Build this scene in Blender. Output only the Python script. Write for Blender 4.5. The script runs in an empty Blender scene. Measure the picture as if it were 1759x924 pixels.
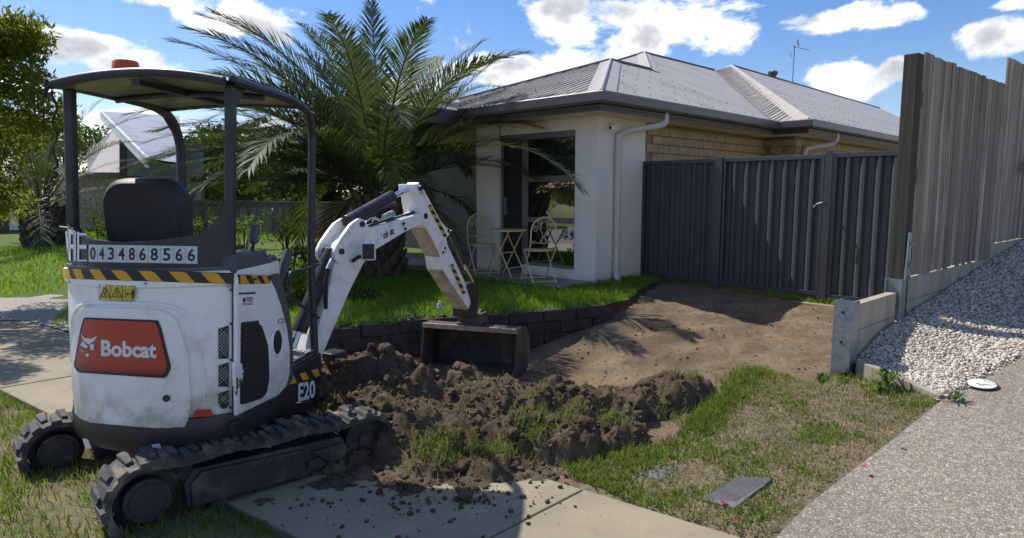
import bpy, bmesh, math, random
import numpy as np
from mathutils import Matrix, Vector
random.seed(7); RNG = np.random.default_rng(11)
R = math.radians
SC = bpy.context.scene
COL = SC.collection

# ------------------------------------------------------------------ camera
FPX, CH = 1130.0, 1.6
PITCH = math.atan(134 / 1130.0)
cam_data = bpy.data.cameras.new('camera')
cam = bpy.data.objects.new('camera', cam_data)
COL.objects.link(cam)
cam.location = (0, 0, CH)
cam.rotation_euler = (math.pi / 2 - PITCH, 0, 0)
cam_data.sensor_width = 36.0
cam_data.lens = FPX / 1759 * 36.0
cam_data.clip_start = 0.05
cam_data.clip_end = 3000
SC.camera = cam
SC.render.resolution_x, SC.render.resolution_y = 1024, 538

# ------------------------------------------------------------------ light
SUN_EL, SUN_HEAD = 53.0, 147.0          # heading measured from +X
svec = Vector((math.cos(R(SUN_HEAD)) * math.cos(R(SUN_EL)), math.sin(R(SUN_HEAD)) * math.cos(R(SUN_EL)), math.sin(R(SUN_EL))))
sd = bpy.data.lights.new('sun', 'SUN')
sd.energy = 3.6
sd.angle = R(0.55)
sd.color = (1.0, 0.955, 0.88)
sun = bpy.data.objects.new('sun', sd)
COL.objects.link(sun)
sun.rotation_euler = (-svec).to_track_quat('-Z', 'Y').to_euler()
sun.location = svec * 30

SC.view_settings.view_transform = 'Standard'
SC.view_settings.look = 'None'
SC.view_settings.exposure = 0.70
SC.view_settings.gamma = 1.0
SC.view_settings.use_curve_mapping = False
try:
    SC.cycles.use_denoising = True
    SC.cycles.max_bounces = 6
    SC.cycles.transparent_max_bounces = 6
except Exception:
    pass


def ray(px, py):
    cx = (px - 879.5) / FPX
    cy = -(py - 462) / FPX
    return Vector((cx, math.cos(PITCH) + cy * math.sin(PITCH), -math.sin(PITCH) + cy * math.cos(PITCH)))


def P(px, py, Y):
    d = ray(px, py)
    return Vector((0, 0, CH)) + d * (Y / d.y)


def G(px, py, z=0.0):
    d = ray(px, py)
    return Vector((0, 0, CH)) + d * ((z - CH) / d.z)


def onplane(px, py, p0, n):
    d = ray(px, py)
    o = Vector((0, 0, CH))
    return o + d * ((p0 - o).dot(n) / d.dot(n))


U = Vector((.7030, .7112, 0)); V = Vector((.7112, -.7030, 0)); Z = Vector((0, 0, 1))


def SQ(s, q, z=0.0):
    return U * s + V * q + Z * z


def tosq(x, y):
    return .7030 * x + .7112 * y, .7112 * x - .7030 * y


# ------------------------------------------------------------------ node helpers
class NT:
    def __init__(self, tree):
        self.t = tree
        self.n = tree.nodes
        self.l = tree.links

    def new(self, typ, **kw):
        nd = self.n.new(typ)
        for k, v in kw.items():
            setattr(nd, k, v)
        return nd

    def put(self, sock, v):
        if isinstance(v, bpy.types.NodeSocket):
            self.l.new(v, sock)
        elif isinstance(v, (tuple, list, Vector)) and hasattr(sock, 'default_value') and len(sock.default_value) == 4 and len(v) == 3:
            sock.default_value = (*v, 1)
        else:
            sock.default_value = v

    def math(self, op, a, b=None, c=None, clamp=False):
        nd = self.new('ShaderNodeMath', operation=op, use_clamp=clamp)
        self.put(nd.inputs[0], a)
        if b is not None: self.put(nd.inputs[1], b)
        if c is not None: self.put(nd.inputs[2], c)
        return nd.outputs[0]

    def vmath(self, op, a, b=None, out=0):
        nd = self.new('ShaderNodeVectorMath', operation=op)
        self.put(nd.inputs[0], a)
        if b is not None: self.put(nd.inputs[1], b)
        return nd.outputs[out]

    def noise(self, vec, scale, detail=4, rough=.55, dist=0.0, out='Fac'):
        nd = self.new('ShaderNodeTexNoise')
        if vec is not None: self.put(nd.inputs['Vector'], vec)
        nd.inputs['Scale'].default_value = scale
        nd.inputs['Detail'].default_value = detail
        nd.inputs['Roughness'].default_value = rough
        nd.inputs['Distortion'].default_value = dist
        return nd.outputs[out]

    def voro(self, vec, scale, feature='F1', out='Distance', rnd=1.0):
        nd = self.new('ShaderNodeTexVoronoi', feature=feature)
        if vec is not None: self.put(nd.inputs['Vector'], vec)
        nd.inputs['Scale'].default_value = scale
        nd.inputs['Randomness'].default_value = rnd
        return nd.outputs[out]

    def sstep(self, v, a, b, lo=0.0, hi=1.0):
        nd = self.new('ShaderNodeMapRange', interpolation_type='SMOOTHSTEP')
        self.put(nd.inputs[0], v)
        nd.inputs[1].default_value = a
        nd.inputs[2].default_value = b
        nd.inputs[3].default_value = lo
        nd.inputs[4].default_value = hi
        return nd.outputs[0]

    def mix(self, fac, a, b, blend='MIX'):
        nd = self.new('ShaderNodeMix', data_type='RGBA', blend_type=blend)
        self.put(nd.inputs[0], fac)
        self.put(nd.inputs[6], a)
        self.put(nd.inputs[7], b)
        return nd.outputs[2]

    def ramp(self, fac, stops):
        nd = self.new('ShaderNodeValToRGB')
        self.put(nd.inputs[0], fac)
        el = nd.color_ramp.elements
        while len(el) < len(stops): el.new(.5)
        for e, (p, c) in zip(el, stops):
            e.position = p
            e.color = (*c, 1)
        return nd.outputs[0]

    def bump(self, h, strength=.3, dist=.02, normal=None):
        nd = self.new('ShaderNodeBump')
        nd.inputs['Strength'].default_value = strength
        nd.inputs['Distance'].default_value = dist
        self.put(nd.inputs['Height'], h)
        if normal is not None: self.put(nd.inputs['Normal'], normal)
        return nd.outputs[0]


def newmat(name):
    m = bpy.data.materials.new(name)
    m.use_nodes = True
    t = NT(m.node_tree)
    b = t.n['Principled BSDF']
    return m, t, b


def pos(t):
    return t.new('ShaderNodeNewGeometry').outputs['Position']


def mat(name, c1, c2=None, scale=6.0, rough=.6, rough2=None, metal=0.0, bscale=None, bstr=.2, bdist=.01, spec=.5, detail=4, dirt=None, dscale=3.0, damt=.5, coat=0.0, stretch=None, dlow=None):
    m, t, b = newmat(name)
    p = pos(t)
    if stretch:
        p = t.vmath('MULTIPLY', p, stretch)
    n = t.noise(p, scale, detail)
    col = t.mix(t.sstep(n, .3, .7), c1, c2 if c2 else tuple(x * .85 for x in c1))
    if dirt:
        dn = t.noise(p, dscale, 7, .65)
        k = t.sstep(dn, .48, .68, 0, damt)
        if dlow:
            z = t.new('ShaderNodeSeparateXYZ'); t.put(z.inputs[0], pos(t))
            k = t.math('ADD', k, t.math('MULTIPLY', t.sstep(z.outputs[2], dlow[0], dlow[1], 1, 0), t.sstep(dn, .3, .6)), clamp=True)
        col = t.mix(k, col, dirt)
    t.put(b.inputs['Base Color'], col)
    if rough2 is None: b.inputs['Roughness'].default_value = rough
    else: t.put(b.inputs['Roughness'], t.sstep(t.noise(p, scale * 2.3, 5), .3, .7, rough, rough2))
    b.inputs['Metallic'].default_value = metal
    b.inputs['Specular IOR Level'].default_value = spec
    b.inputs['Coat Weight'].default_value = coat
    if bscale:
        t.put(b.inputs['Normal'], t.bump(t.noise(p, bscale, 6, .6), bstr, bdist))
    return m


# ------------------------------------------------------------------ world: sky with broken cumulus
def build_world():
    w = bpy.data.worlds.new('World')
    SC.world = w
    w.use_nodes = True
    t = NT(w.node_tree)
    bg = t.n['Background']
    sky = t.new('ShaderNodeTexSky', sky_type='NISHITA')
    sky.sun_disc = False
    sky.sun_elevation = R(SUN_EL)
    sky.sun_rotation = math.atan2(svec.x, svec.y)
    sky.air_density = 1.0
    sky.dust_density = .35
    sky.ozone_density = 2.2
    d = t.vmath('NORMALIZE', t.new('ShaderNodeTexCoord').outputs['Generated'])
    sep = t.new('ShaderNodeSeparateXYZ'); t.put(sep.inputs[0], d)
    az = t.math('ARCTAN2', sep.outputs[0], sep.outputs[1])
    el = t.math('ARCSINE', sep.outputs[2])

    def ae(px, py):
        r = ray(px, py).normalized()
        return math.atan2(r.x, r.y), math.asin(r.z)
    blobs = [(1110, 40, 175, 58, 1.0), (1230, 60, 80, 45, .8), (985, 40, 70, 45, .8), (890, 118, 100, 30, .9), (990, 112, 120, 30, .9),
             (140, 85, 95, 36, 1.0), (240, 108, 100, 26, .9), (60, 75, 50, 28, .8), (390, 20, 100, 40, .9), (250, -5, 120, 16, .6), (470, 35, 60, 36, .6),
             (1455, 30, 130, 26, .75), (1545, 18, 60, 22, .5), (1715, 70, 85, 45, 1.0), (1740, 5, 60, 14, .5), (1450, 145, 75, 32, .8), (1550, 118, 40, 20, .6),
             (215, 212, 120, 22, .8), (730, 150, 70, 20, .7), (780, 128, 50, 24, .6), (40, 150, 60, 30, .6)]
    B = None
    for (px, py, wx, wy, a) in blobs:
        a0, e0 = ae(px, py)
        a1, _ = ae(px + wx, py)
        _, e1 = ae(px, py - wy)
        dx = t.math('MULTIPLY', t.math('SUBTRACT', az, a0), 1 / (a1 - a0))
        dy = t.math('MULTIPLY', t.math('SUBTRACT', el, e0), 1 / (e1 - e0))
        r2 = t.math('ADD', t.math('MULTIPLY', dx, dx), t.math('MULTIPLY', dy, dy))
        v = t.math('MULTIPLY', t.math('SUBTRACT', 1.0, r2), a)
        B = v if B is None else t.math('MAXIMUM', B, v)
    # broken cloud added outside the view, at similar cover, to brighten shaded walls
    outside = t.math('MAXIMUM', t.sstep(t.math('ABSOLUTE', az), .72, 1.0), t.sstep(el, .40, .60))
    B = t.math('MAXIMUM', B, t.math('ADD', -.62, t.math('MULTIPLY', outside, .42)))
    dd = t.vmath('MULTIPLY', d, (1, 1, 1.5))
    n1 = t.noise(dd, 11.0, 11, .62, .25)
    n0 = t.noise(dd, 3.2, 3, .5)
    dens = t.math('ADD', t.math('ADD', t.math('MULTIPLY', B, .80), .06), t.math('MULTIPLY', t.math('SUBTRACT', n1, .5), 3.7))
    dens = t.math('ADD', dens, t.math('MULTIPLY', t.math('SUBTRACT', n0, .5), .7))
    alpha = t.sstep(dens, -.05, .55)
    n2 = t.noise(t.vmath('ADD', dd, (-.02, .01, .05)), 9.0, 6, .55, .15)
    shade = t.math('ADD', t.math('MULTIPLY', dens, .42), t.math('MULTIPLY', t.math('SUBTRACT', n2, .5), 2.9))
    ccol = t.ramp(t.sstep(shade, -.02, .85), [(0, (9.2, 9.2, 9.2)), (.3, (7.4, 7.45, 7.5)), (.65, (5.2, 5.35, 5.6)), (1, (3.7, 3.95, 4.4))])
    # fade clouds out below the horizon line
    alpha = t.math('MULTIPLY', alpha, t.sstep(sep.outputs[2], -.02, .05))
    hs = t.new('ShaderNodeHueSaturation')
    hs.inputs['Saturation'].default_value = 1.3
    hs.inputs['Value'].default_value = 1.0
    t.put(hs.inputs['Color'], sky.outputs[0])
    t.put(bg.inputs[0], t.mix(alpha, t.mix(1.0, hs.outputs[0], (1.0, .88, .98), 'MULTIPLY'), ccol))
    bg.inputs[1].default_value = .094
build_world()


# ------------------------------------------------------------------ mesh helpers
def tag(o, label=None, cat=None, group=None, kind=None):
    if label: o['label'] = label
    if cat: o['category'] = cat
    if group: o['group'] = group
    if kind: o['kind'] = kind
    return o


def par(o, parent, local=False):
    if parent is not None:
        o.parent = parent
        if not local and parent.type == 'EMPTY':
            o.matrix_parent_inverse = Matrix.Translation(-Vector(parent.location))
    return o


def empty(name, loc, label=None, cat=None, group=None, rz=0.0):
    o = bpy.data.objects.new(name, None)
    o.empty_display_size = .1
    COL.objects.link(o)
    o.location = loc
    o.rotation_euler = (0, 0, rz)
    return tag(o, label, cat, group)


def mesh_obj(name, v, f, m, parent=None, local=False, smooth=None, recalc=True, bevel=None, bseg=2):
    me = bpy.data.meshes.new(name)
    me.from_pydata([tuple(p) for p in v], [], f)
    if recalc:
        bm = bmesh.new(); bm.from_mesh(me)
        bmesh.ops.recalc_face_normals(bm, faces=bm.faces)
        bm.to_mesh(me); bm.free()
    if m is not None: me.materials.append(m)
    if smooth is not None:
        me.polygons.foreach_set('use_smooth', [True] * len(me.polygons))
        if smooth < 180: me.set_sharp_from_angle(angle=R(smooth))
    o = bpy.data.objects.new(name, me)
    COL.objects.link(o)
    if bevel:
        b = o.modifiers.new('bevel', 'BEVEL')
        b.width = bevel; b.segments = bseg; b.limit_method = 'ANGLE'; b.angle_limit = R(35)
        b.harden_normals = False
    return par(o, parent, local)


def np_obj(name, v, tris, m, parent=None, smooth=False, attr=None):
    """fast mesh from numpy arrays (v: n x 3, tris: m x k)"""
    me = bpy.data.meshes.new(name)
    k = tris.shape[1]
    me.vertices.add(len(v)); me.vertices.foreach_set('co', np.ascontiguousarray(v, dtype=np.float32).ravel())
    me.loops.add(tris.size); me.loops.foreach_set('vertex_index', np.ascontiguousarray(tris, dtype=np.int32).ravel())
    me.polygons.add(len(tris))
    me.polygons.foreach_set('loop_start', np.arange(0, tris.size, k, dtype=np.int32))
    me.polygons.foreach_set('loop_total', np.full(len(tris), k, dtype=np.int32))
    if smooth: me.polygons.foreach_set('use_smooth', np.ones(len(tris), dtype=bool))
    if attr:
        for an, av in attr.items():
            a = me.attributes.new(an, 'FLOAT', 'POINT')
            a.data.foreach_set('value', np.asarray(av, dtype=np.float32))
    me.update(calc_edges=True)
    if m is not None: me.materials.append(m)
    o = bpy.data.objects.new(name, me)
    COL.objects.link(o)
    return par(o, parent)


class MB:
    def __init__(self): self.v = []; self.f = []

    def add(self, v, f):
        k = len(self.v)
        self.v += [Vector(p) for p in v]
        self.f += [tuple(i + k for i in q) for q in f]
        return self

    def box(self, c, s, ax=None):
        """box with centre c, full sizes s, axes ax (three vectors)"""
        c = Vector(c)
        ax = ax or (Vector((1, 0, 0)), Vector((0, 1, 0)), Vector((0, 0, 1)))
        v = []
        for i in (-.5, .5):
            for j in (-.5, .5):
                for k in (-.5, .5):
                    v.append(c + ax[0] * (i * s[0]) + ax[1] * (j * s[1]) + ax[2] * (k * s[2]))
        return self.add(v, [(0, 1, 3, 2), (4, 6, 7, 5), (0, 4, 5, 1), (2, 3, 7, 6), (0, 2, 6, 4), (1, 5, 7, 3)])

    def extr(self, pts, vec):
        """solid from a 3-D polygon extruded by vec"""
        pts = [Vector(p) for p in pts]; vec = Vector(vec); n = len(pts)
        v = pts + [p + vec for p in pts]
        f = [tuple(range(n)), tuple(range(2 * n - 1, n - 1, -1))]
        f += [(i, (i + 1) % n, n + (i + 1) % n, n + i) for i in range(n)]
        return self.add(v, f)

    def cyl(self, p0, p1, r0, r1=None, n=16, caps=True):
        p0, p1 = Vector(p0), Vector(p1)
        r1 = r0 if r1 is None else r1
        d = (p1 - p0).normalized()
        a = d.orthogonal().normalized(); b = d.cross(a)
        v = []
        for p, r in ((p0, r0), (p1, r1)):
            for i in range(n):
                t = 2 * math.pi * i / n
                v.append(p + a * (r * math.cos(t)) + b * (r * math.sin(t)))
        f = [(i, (i + 1) % n, n + (i + 1) % n, n + i) for i in range(n)]
        if caps: f += [tuple(range(n - 1, -1, -1)), tuple(range(n, 2 * n))]
        return self.add(v, f)

    def tube(self, pts, r, n=8, closed=False, caps=True):
        pts = [Vector(p) for p in pts]
        N = len(pts)
        rs = r if isinstance(r, (list, tuple)) else [r] * N
        v = []; a = None
        for i, p in enumerate(pts):
            if closed: d = pts[(i + 1) % N] - pts[i - 1]
            else: d = pts[min(i + 1, N - 1)] - pts[max(i - 1, 0)]
            d = d.normalized()
            if a is None: a = d.orthogonal().normalized()
            else:
                a = a - d * a.dot(d)
                a = a.normalized() if a.length > 1e-6 else d.orthogonal().normalized()
            b = d.cross(a)
            for k in range(n):
                t = 2 * math.pi * k / n
                v.append(p + a * (rs[i] * math.cos(t)) + b * (rs[i] * math.sin(t)))
        f = []
        for i in range(N if closed else N - 1):
            j = (i + 1) % N
            for k in range(n):
                f.append((i * n + k, i * n + (k + 1) % n, j * n + (k + 1) % n, j * n + k))
        if caps and not closed:
            f += [tuple(range(n - 1, -1, -1)), tuple(range((N - 1) * n, N * n))]
        return self.add(v, f)

    def loft(self, rings, caps=True):
        n = len(rings[0]); v = [Vector(p) for r in rings for p in r]; f = []
        for i in range(len(rings) - 1):
            for k in range(n):
                f.append((i * n + k, i * n + (k + 1) % n, (i + 1) * n + (k + 1) % n, (i + 1) * n + k))
        if caps: f += [tuple(range(n - 1, -1, -1)), tuple(range((len(rings) - 1) * n, len(rings) * n))]
        return self.add(v, f)

    def build(self, name, m, parent=None, **kw):
        return mesh_obj(name, self.v, self.f, m, parent, **kw)


def curve_pts(pts, n=6):
    """Catmull-Rom through points"""
    pts = [Vector(p) for p in pts]
    out = []
    for i in range(len(pts) - 1):
        p0 = pts[max(i - 1, 0)]; p1 = pts[i]; p2 = pts[i + 1]; p3 = pts[min(i + 2, len(pts) - 1)]
        for k in range(n):
            t = k / n
            out.append(.5 * ((2 * p1) + (p2 - p0) * t + (2 * p0 - 5 * p1 + 4 * p2 - p3) * t * t + (3 * p1 - p0 - 3 * p2 + p3) * t ** 3))
    out.append(pts[-1])
    return out


def rounded(poly, r, n=4):
    """round the corners of a 2-D polygon"""
    out = []
    N = len(poly)
    for i in range(N):
        a = Vector(poly[i - 1][:2]); b = Vector(poly[i][:2]); c = Vector(poly[(i + 1) % N][:2])
        rr = min(r, (a - b).length * .45, (c - b).length * .45)
        p = b + (a - b).normalized() * rr; q = b + (c - b).normalized() * rr
        for k in range(n + 1):
            t = k / n
            out.append(tuple(p * (1 - t) ** 2 + b * (2 * t * (1 - t)) + q * t * t))
    return out


def vnoise(x, y, seed=0):
    xi = np.floor(x).astype(np.int64); yi = np.floor(y).astype(np.int64)
    fx = x - xi; fy = y - yi
    fx = fx * fx * (3 - 2 * fx); fy = fy * fy * (3 - 2 * fy)

    def h(a, b):
        n = (a * 374761393 + b * 668265263 + seed * 1442695041) & 0x7fffffff
        n = ((n ^ (n >> 13)) * 1274126177) & 0x7fffffff
        return ((n ^ (n >> 16)) & 0xffff) / 65535.0
    return (h(xi, yi) * (1 - fx) + h(xi + 1, yi) * fx) * (1 - fy) + (h(xi, yi + 1) * (1 - fx) + h(xi + 1, yi + 1) * fx) * fy


def fbm(x, y, sc, oct=5, gain=.5, seed=0):
    s = 0; a = 1; tot = 0
    for i in range(oct):
        s = s + a * vnoise(x * sc, y * sc, seed + i * 17); tot += a
        a *= gain; sc *= 2.03
    return s / tot


def sstep(a, b, x):
    t = np.clip((x - a) / (b - a), 0, 1)
    return t * t * (3 - 2 * t)


def inpoly(x, y, poly):
    c = np.zeros(np.shape(x), dtype=bool)
    n = len(poly)
    for i in range(n):
        x0, y0 = poly[i]; x1, y1 = poly[(i + 1) % n]
        if y0 == y1: continue
        m = ((y0 > y) != (y1 > y)) & (x < (x1 - x0) * (y - y0) / (y1 - y0) + x0)
        c ^= m
    return c


# ------------------------------------------------------------------ lettering (made before the scene fills up)
def text_geo(s, offset=0.0):
    cu = bpy.data.curves.new('t', 'FONT')
    cu.body = s; cu.size = 1; cu.offset = offset; cu.resolution_u = 3; cu.fill_mode = 'FRONT'
    o = bpy.data.objects.new('t', cu)
    COL.objects.link(o)
    bpy.context.view_layer.update()
    me = bpy.data.meshes.new_from_object(o.evaluated_get(bpy.context.evaluated_depsgraph_get()))
    v = np.array([q.co[:2] for q in me.vertices]); f = [tuple(p.vertices) for p in me.polygons]
    bpy.data.objects.remove(o); bpy.data.curves.remove(cu); bpy.data.meshes.remove(me)
    lo = v.min(0); hi = v.max(0)
    return (v - lo) / (hi - lo), f


TX = {}
for s_ in 'HIRE0434868566': TX[s_] = text_geo(s_, .02)
TX['Bobcat'] = text_geo('Bobcat', .035)
TX['E20'] = text_geo('E20', .03)
for s_ in 'obcat': TX[s_] = text_geo(s_, .03)

# ------------------------------------------------------------------ materials
def soil_nodes(t, p):
    n1 = t.noise(p, 2.2, 6, .6); n2 = t.noise(p, 26, 6, .7); n3 = t.noise(p, .9, 3)
    c = t.mix(t.sstep(n1, .32, .68), (.15, .112, .074), (.25, .19, .125))
    c = t.mix(t.sstep(n3, .54, .68, 0, .5), c, (.31, .21, .115))
    c = t.mix(t.sstep(n2, .45, .72), c, (.105, .076, .052))
    h = t.math('ADD', t.math('MULTIPLY', n2, .6), t.noise(p, 95, 5, .7))
    return c, h


def mk_ground():
    m, t, b = newmat('ground_earth_and_turf')
    p = pos(t)
    sc, h = soil_nodes(t, p)
    a = t.new('ShaderNodeAttribute', attribute_name='soil').outputs['Fac']
    dr = t.new('ShaderNodeAttribute', attribute_name='dry').outputs['Fac']
    n = t.noise(p, 14, 6, .65)
    g = t.mix(t.sstep(n, .35, .65), (.075, .115, .028), (.12, .16, .042))
    thatch = t.mix(t.noise(p, 60, 5, .7), (.17, .13, .088), (.36, .285, .20))
    g = t.mix(t.math('MULTIPLY', dr, t.sstep(t.noise(p, 5, 5, .6), .33, .55), clamp=True), g, thatch)
    k = t.sstep(t.math('ADD', a, t.math('MULTIPLY', t.math('SUBTRACT', t.noise(p, 7, 6, .65), .5), .9)), .35, .6)
    t.put(b.inputs['Base Color'], t.mix(k, g, sc))
    b.inputs['Roughness'].default_value = .95
    b.inputs['Specular IOR Level'].default_value = .15
    t.put(b.inputs['Normal'], t.bump(h, .8, .02))
    return m


def mk_soil():
    m, t, b = newmat('loose_soil')
    p = pos(t)
    c, h = soil_nodes(t, p)
    c = t.mix(t.sstep(t.noise(p, 9, 5), .35, .7, 0, .6), c, (.10, .071, .049))
    t.put(b.inputs['Base Color'], c)
    b.inputs['Roughness'].default_value = .97
    b.inputs['Specular IOR Level'].default_value = .1
    t.put(b.inputs['Normal'], t.bump(h, 1.0, .03))
    return m


def mk_aggregate(name, a, bcol, cc, scale=85):
    m, t, b = newmat(name)
    p = t.vmath('ADD', pos(t), t.vmath('MULTIPLY', t.noise(pos(t), 60, 2, .5, out='Color'), (.006, .006, .006)))
    vo = t.new('ShaderNodeTexVoronoi', feature='F1'); t.put(vo.inputs['Vector'], p); vo.inputs['Scale'].default_value = scale
    rnd = t.new('ShaderNodeSeparateColor'); t.put(rnd.inputs[0], vo.outputs['Color'])
    c = t.ramp(rnd.outputs[0], [(0, tuple(x * .55 for x in a)), (.25, a), (.5, bcol), (.75, cc), (.95, (.46, .43, .38)), (1, (.22, .15, .10))])
    edge = t.sstep(t.voro(p, scale, 'DISTANCE_TO_EDGE'), .0, .13)
    c = t.mix(edge, (.15, .135, .115), c)
    big = t.noise(pos(t), 1.1, 5, .6)
    c = t.mix(t.sstep(big, .3, .75, 0, .30), c, (.12, .105, .085))
    t.put(b.inputs['Base Color'], c)
    b.inputs['Roughness'].default_value = .8
    t.put(b.inputs['Normal'], t.bump(edge, .6, .004))
    return m


def mk_ribbed(name, col, axis, pitch, bstr=1.0, dist=.02, rough=.45, metal=0.0, dirt=(.25, .23, .2)):
    """sheet metal with ribs; axis = horizontal direction across the ribs"""
    m, t, b = newmat(name)
    p = pos(t)
    d = t.vmath('DOT_PRODUCT', p, tuple(axis), out=1)
    ph = t.math('FRACT', t.math('MULTIPLY', d, 1 / pitch))
    tri = t.math('ABSOLUTE', t.math('SUBTRACT', ph, .5))
    h = t.sstep(tri, .30, .42)
    n = t.noise(p, 1.3, 5)
    c = t.mix(t.sstep(n, .4, .75, 0, .5), col, dirt)
    t.put(b.inputs['Base Color'], c)
    b.inputs['Roughness'].default_value = rough
    b.inputs['Specular IOR Level'].default_value = .15
    b.inputs['Metallic'].default_value = metal
    t.put(b.inputs['Normal'], t.bump(h, bstr, dist))
    return m


def mk_wood(name, c1, c2, c3, knots=True):
    m, t, b = newmat(name)
    oi = t.new('ShaderNodeObjectInfo')
    p = t.vmath('ADD', pos(t), t.vmath('MULTIPLY', t.new('ShaderNodeCombineXYZ').outputs[0], (1, 1, 1)))
    off = t.new('ShaderNodeCombineXYZ'); t.put(off.inputs[2], t.math('MULTIPLY', oi.outputs['Random'], 40.0))
    p = t.vmath('ADD', pos(t), off.outputs[0])
    ps = t.vmath('MULTIPLY', p, (38, 38, 1.3))
    g = t.noise(ps, 1.5, 8, .65, .6)
    c = t.mix(t.sstep(g, .3, .7), c1, c2)
    c = t.mix(t.sstep(t.noise(t.vmath('MULTIPLY', p, (9, 9, .6)), 1.2, 4), .45, .7, 0, .7), c, c3)
    c = t.mix(t.sstep(oi.outputs['Random'], .1, .9, 0, .8), c, tuple(x * .36 for x in c1))
    c = t.mix(t.sstep(t.noise(t.vmath('MULTIPLY', p, (60, 60, .8)), 1.0, 3), .56, .72, 0, .75), c, tuple(x * .22 for x in c1))
    t.put(b.inputs['Base Color'], c)
    b.inputs['Roughness'].default_value = .85
    b.inputs['Specular IOR Level'].default_value = .2
    t.put(b.inputs['Normal'], t.bump(g, .6, .006))
    return m


def mk_leaf(name, c1, c2, trans=.35, rough=.45, vary=3.0):
    m = bpy.data.materials.new(name); m.use_nodes = True
    t = NT(m.node_tree); b = t.n['Principled BSDF']; out = t.n['Material Output']
    p = pos(t)
    a = t.new('ShaderNodeAttribute', attribute_name='tone').outputs['Fac']
    c = t.mix(t.math('ADD', t.math('MULTIPLY', a, .7), t.math('MULTIPLY', t.noise(p, vary, 3), .3), clamp=True), c1, c2)
    t.put(b.inputs['Base Color'], c)
    b.inputs['Roughness'].default_value = rough
    b.inputs['Specular IOR Level'].default_value = .12
    tr = t.new('ShaderNodeBsdfTranslucent')
    t.put(tr.inputs[0], t.mix(1.0, c, (1.5, 1.6, .55), 'MULTIPLY'))
    mx = t.new('ShaderNodeMixShader'); mx.inputs[0].default_value = trans
    t.l.new(b.outputs[0], mx.inputs[1]); t.l.new(tr.outputs[0], mx.inputs[2]); t.l.new(mx.outputs[0], out.inputs[0])
    return m


def mk_glass(name, tint=(.012, .014, .016)):
    m, t, b = newmat(name)
    b.inputs['Base Color'].default_value = (*tint, 1)
    b.inputs['Roughness'].default_value = .02
    b.inputs['IOR'].default_value = 4.0
    b.inputs['Specular IOR Level'].default_value = .5
    return m


M = {}
M['ground'] = mk_ground(); M['soil'] = mk_soil()
M['agg'] = mk_aggregate('exposed_aggregate', (.30, .255, .182), (.40, .345, .252), (.20, .168, .118), 74)
M['agg2'] = mk_aggregate('exposed_aggregate_pale', (.42, .38, .32), (.50, .46, .40), (.36, .32, .27), 60)
M['conc'] = mat('path_concrete', (.29, .25, .168), (.24, .205, .138), 2.5, .9, bscale=60, bstr=.25, bdist=.004, dirt=(.2, .16, .115), dscale=3.5, damt=.45)
M['concpale'] = mat('pale_concrete', (.50, .46, .39), (.42, .38, .32), 3, .9, bscale=50, bstr=.25, bdist=.004, dirt=(.2, .17, .13), damt=.4)
M['sleeper'] = mat('concrete_sleeper', (.40, .355, .27), (.33, .29, .215), 4, .92, bscale=45, bstr=.35, bdist=.004, dirt=(.17, .145, .105), dscale=5, damt=.6, stretch=(1, 1, .35))
M['galv'] = mat('galvanised_steel', (.34, .37, .39), (.24, .265, .29), 18, .42, .6, metal=.85)
M['block'] = mat('dark_retaining_block', (.055, .049, .043), (.032, .029, .026), 8, .95, bscale=35, bstr=.8, bdist=.015)
M['pebble'] = None
M['render'] = mat('painted_wall', (.84, .79, .70), (.81, .765, .68), 3, .85, bscale=120, bstr=.12, bdist=.002, dirt=(.62, .56, .47), dscale=2.6, damt=.2, dlow=(.28, .45))
M['soffit'] = mat('cream_soffit', (.74, .68, .52), (.71, .65, .50), 3, .8)
M['fascia'] = mat('brown_grey_gutter', (.125, .115, .107), (.11, .10, .094), 4, .38, bscale=40, bstr=.05)
M['fasciadark'] = mat('dark_fascia', (.085, .08, .076), (.075, .07, .066), 4, .45)
RC = (.43, .395, .345)
M['roof_front'] = mk_ribbed('roof_sheet_front', RC, V, .19, .9, .03)
M['roof_right'] = mk_ribbed('roof_sheet_right', RC, U, .19, .14, .01)
M['flash'] = mat('roof_capping', (.43, .40, .36), (.39, .365, .33), 3, .6, spec=.2, bscale=30, bstr=.03)
M['brick'] = mat('cream_brick', (.47, .36, .215), (.38, .28, .165), 5, .9, bscale=70, bstr=.4, bdist=.004)
M['mortar'] = mat('brick_mortar', (.30, .26, .20), (.27, .23, .18), 9, .95, bscale=60, bstr=.3, bdist=.004)
M['pvc'] = mat('painted_downpipe', (.60, .585, .54), (.57, .55, .51), 4, .5)
M['alu'] = mat('window_aluminium', (.20, .19, .18), (.18, .17, .16), 4, .42, metal=.2)
M['glass'] = mk_glass('window_glass')
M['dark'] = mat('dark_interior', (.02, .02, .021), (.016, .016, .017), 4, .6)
M['doorgrey'] = mat('charcoal_door', (.06, .062, .066), (.05, .052, .056), 4, .5)
M['steel'] = mat('charcoal_sheet_steel', (.075, .083, .095), (.066, .074, .085), 5, .60, .68, spec=1.0, metal=.45, dirt=(.09, .085, .075), dscale=2.5, damt=.25)
M['steelframe'] = mat('charcoal_steel_frame', (.047, .052, .06), (.042, .046, .053), 6, .34, spec=.6)
M['paling'] = mk_wood('weathered_paling', (.52, .42, .325), (.115, .092, .072), (.66, .555, .45))
M['postwood'] = mk_wood('greenish_treated_post', (.10, .096, .072), (.055, .052, .04), (.13, .12, .095))
M['backpaling'] = mk_wood('grey_paling', (.22, .20, .17), (.14, .125, .105), (.27, .25, .21))
M['edging'] = mk_wood('old_edging_board', (.36, .33, .26), (.24, .215, .165), (.42, .39, .32))
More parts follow.
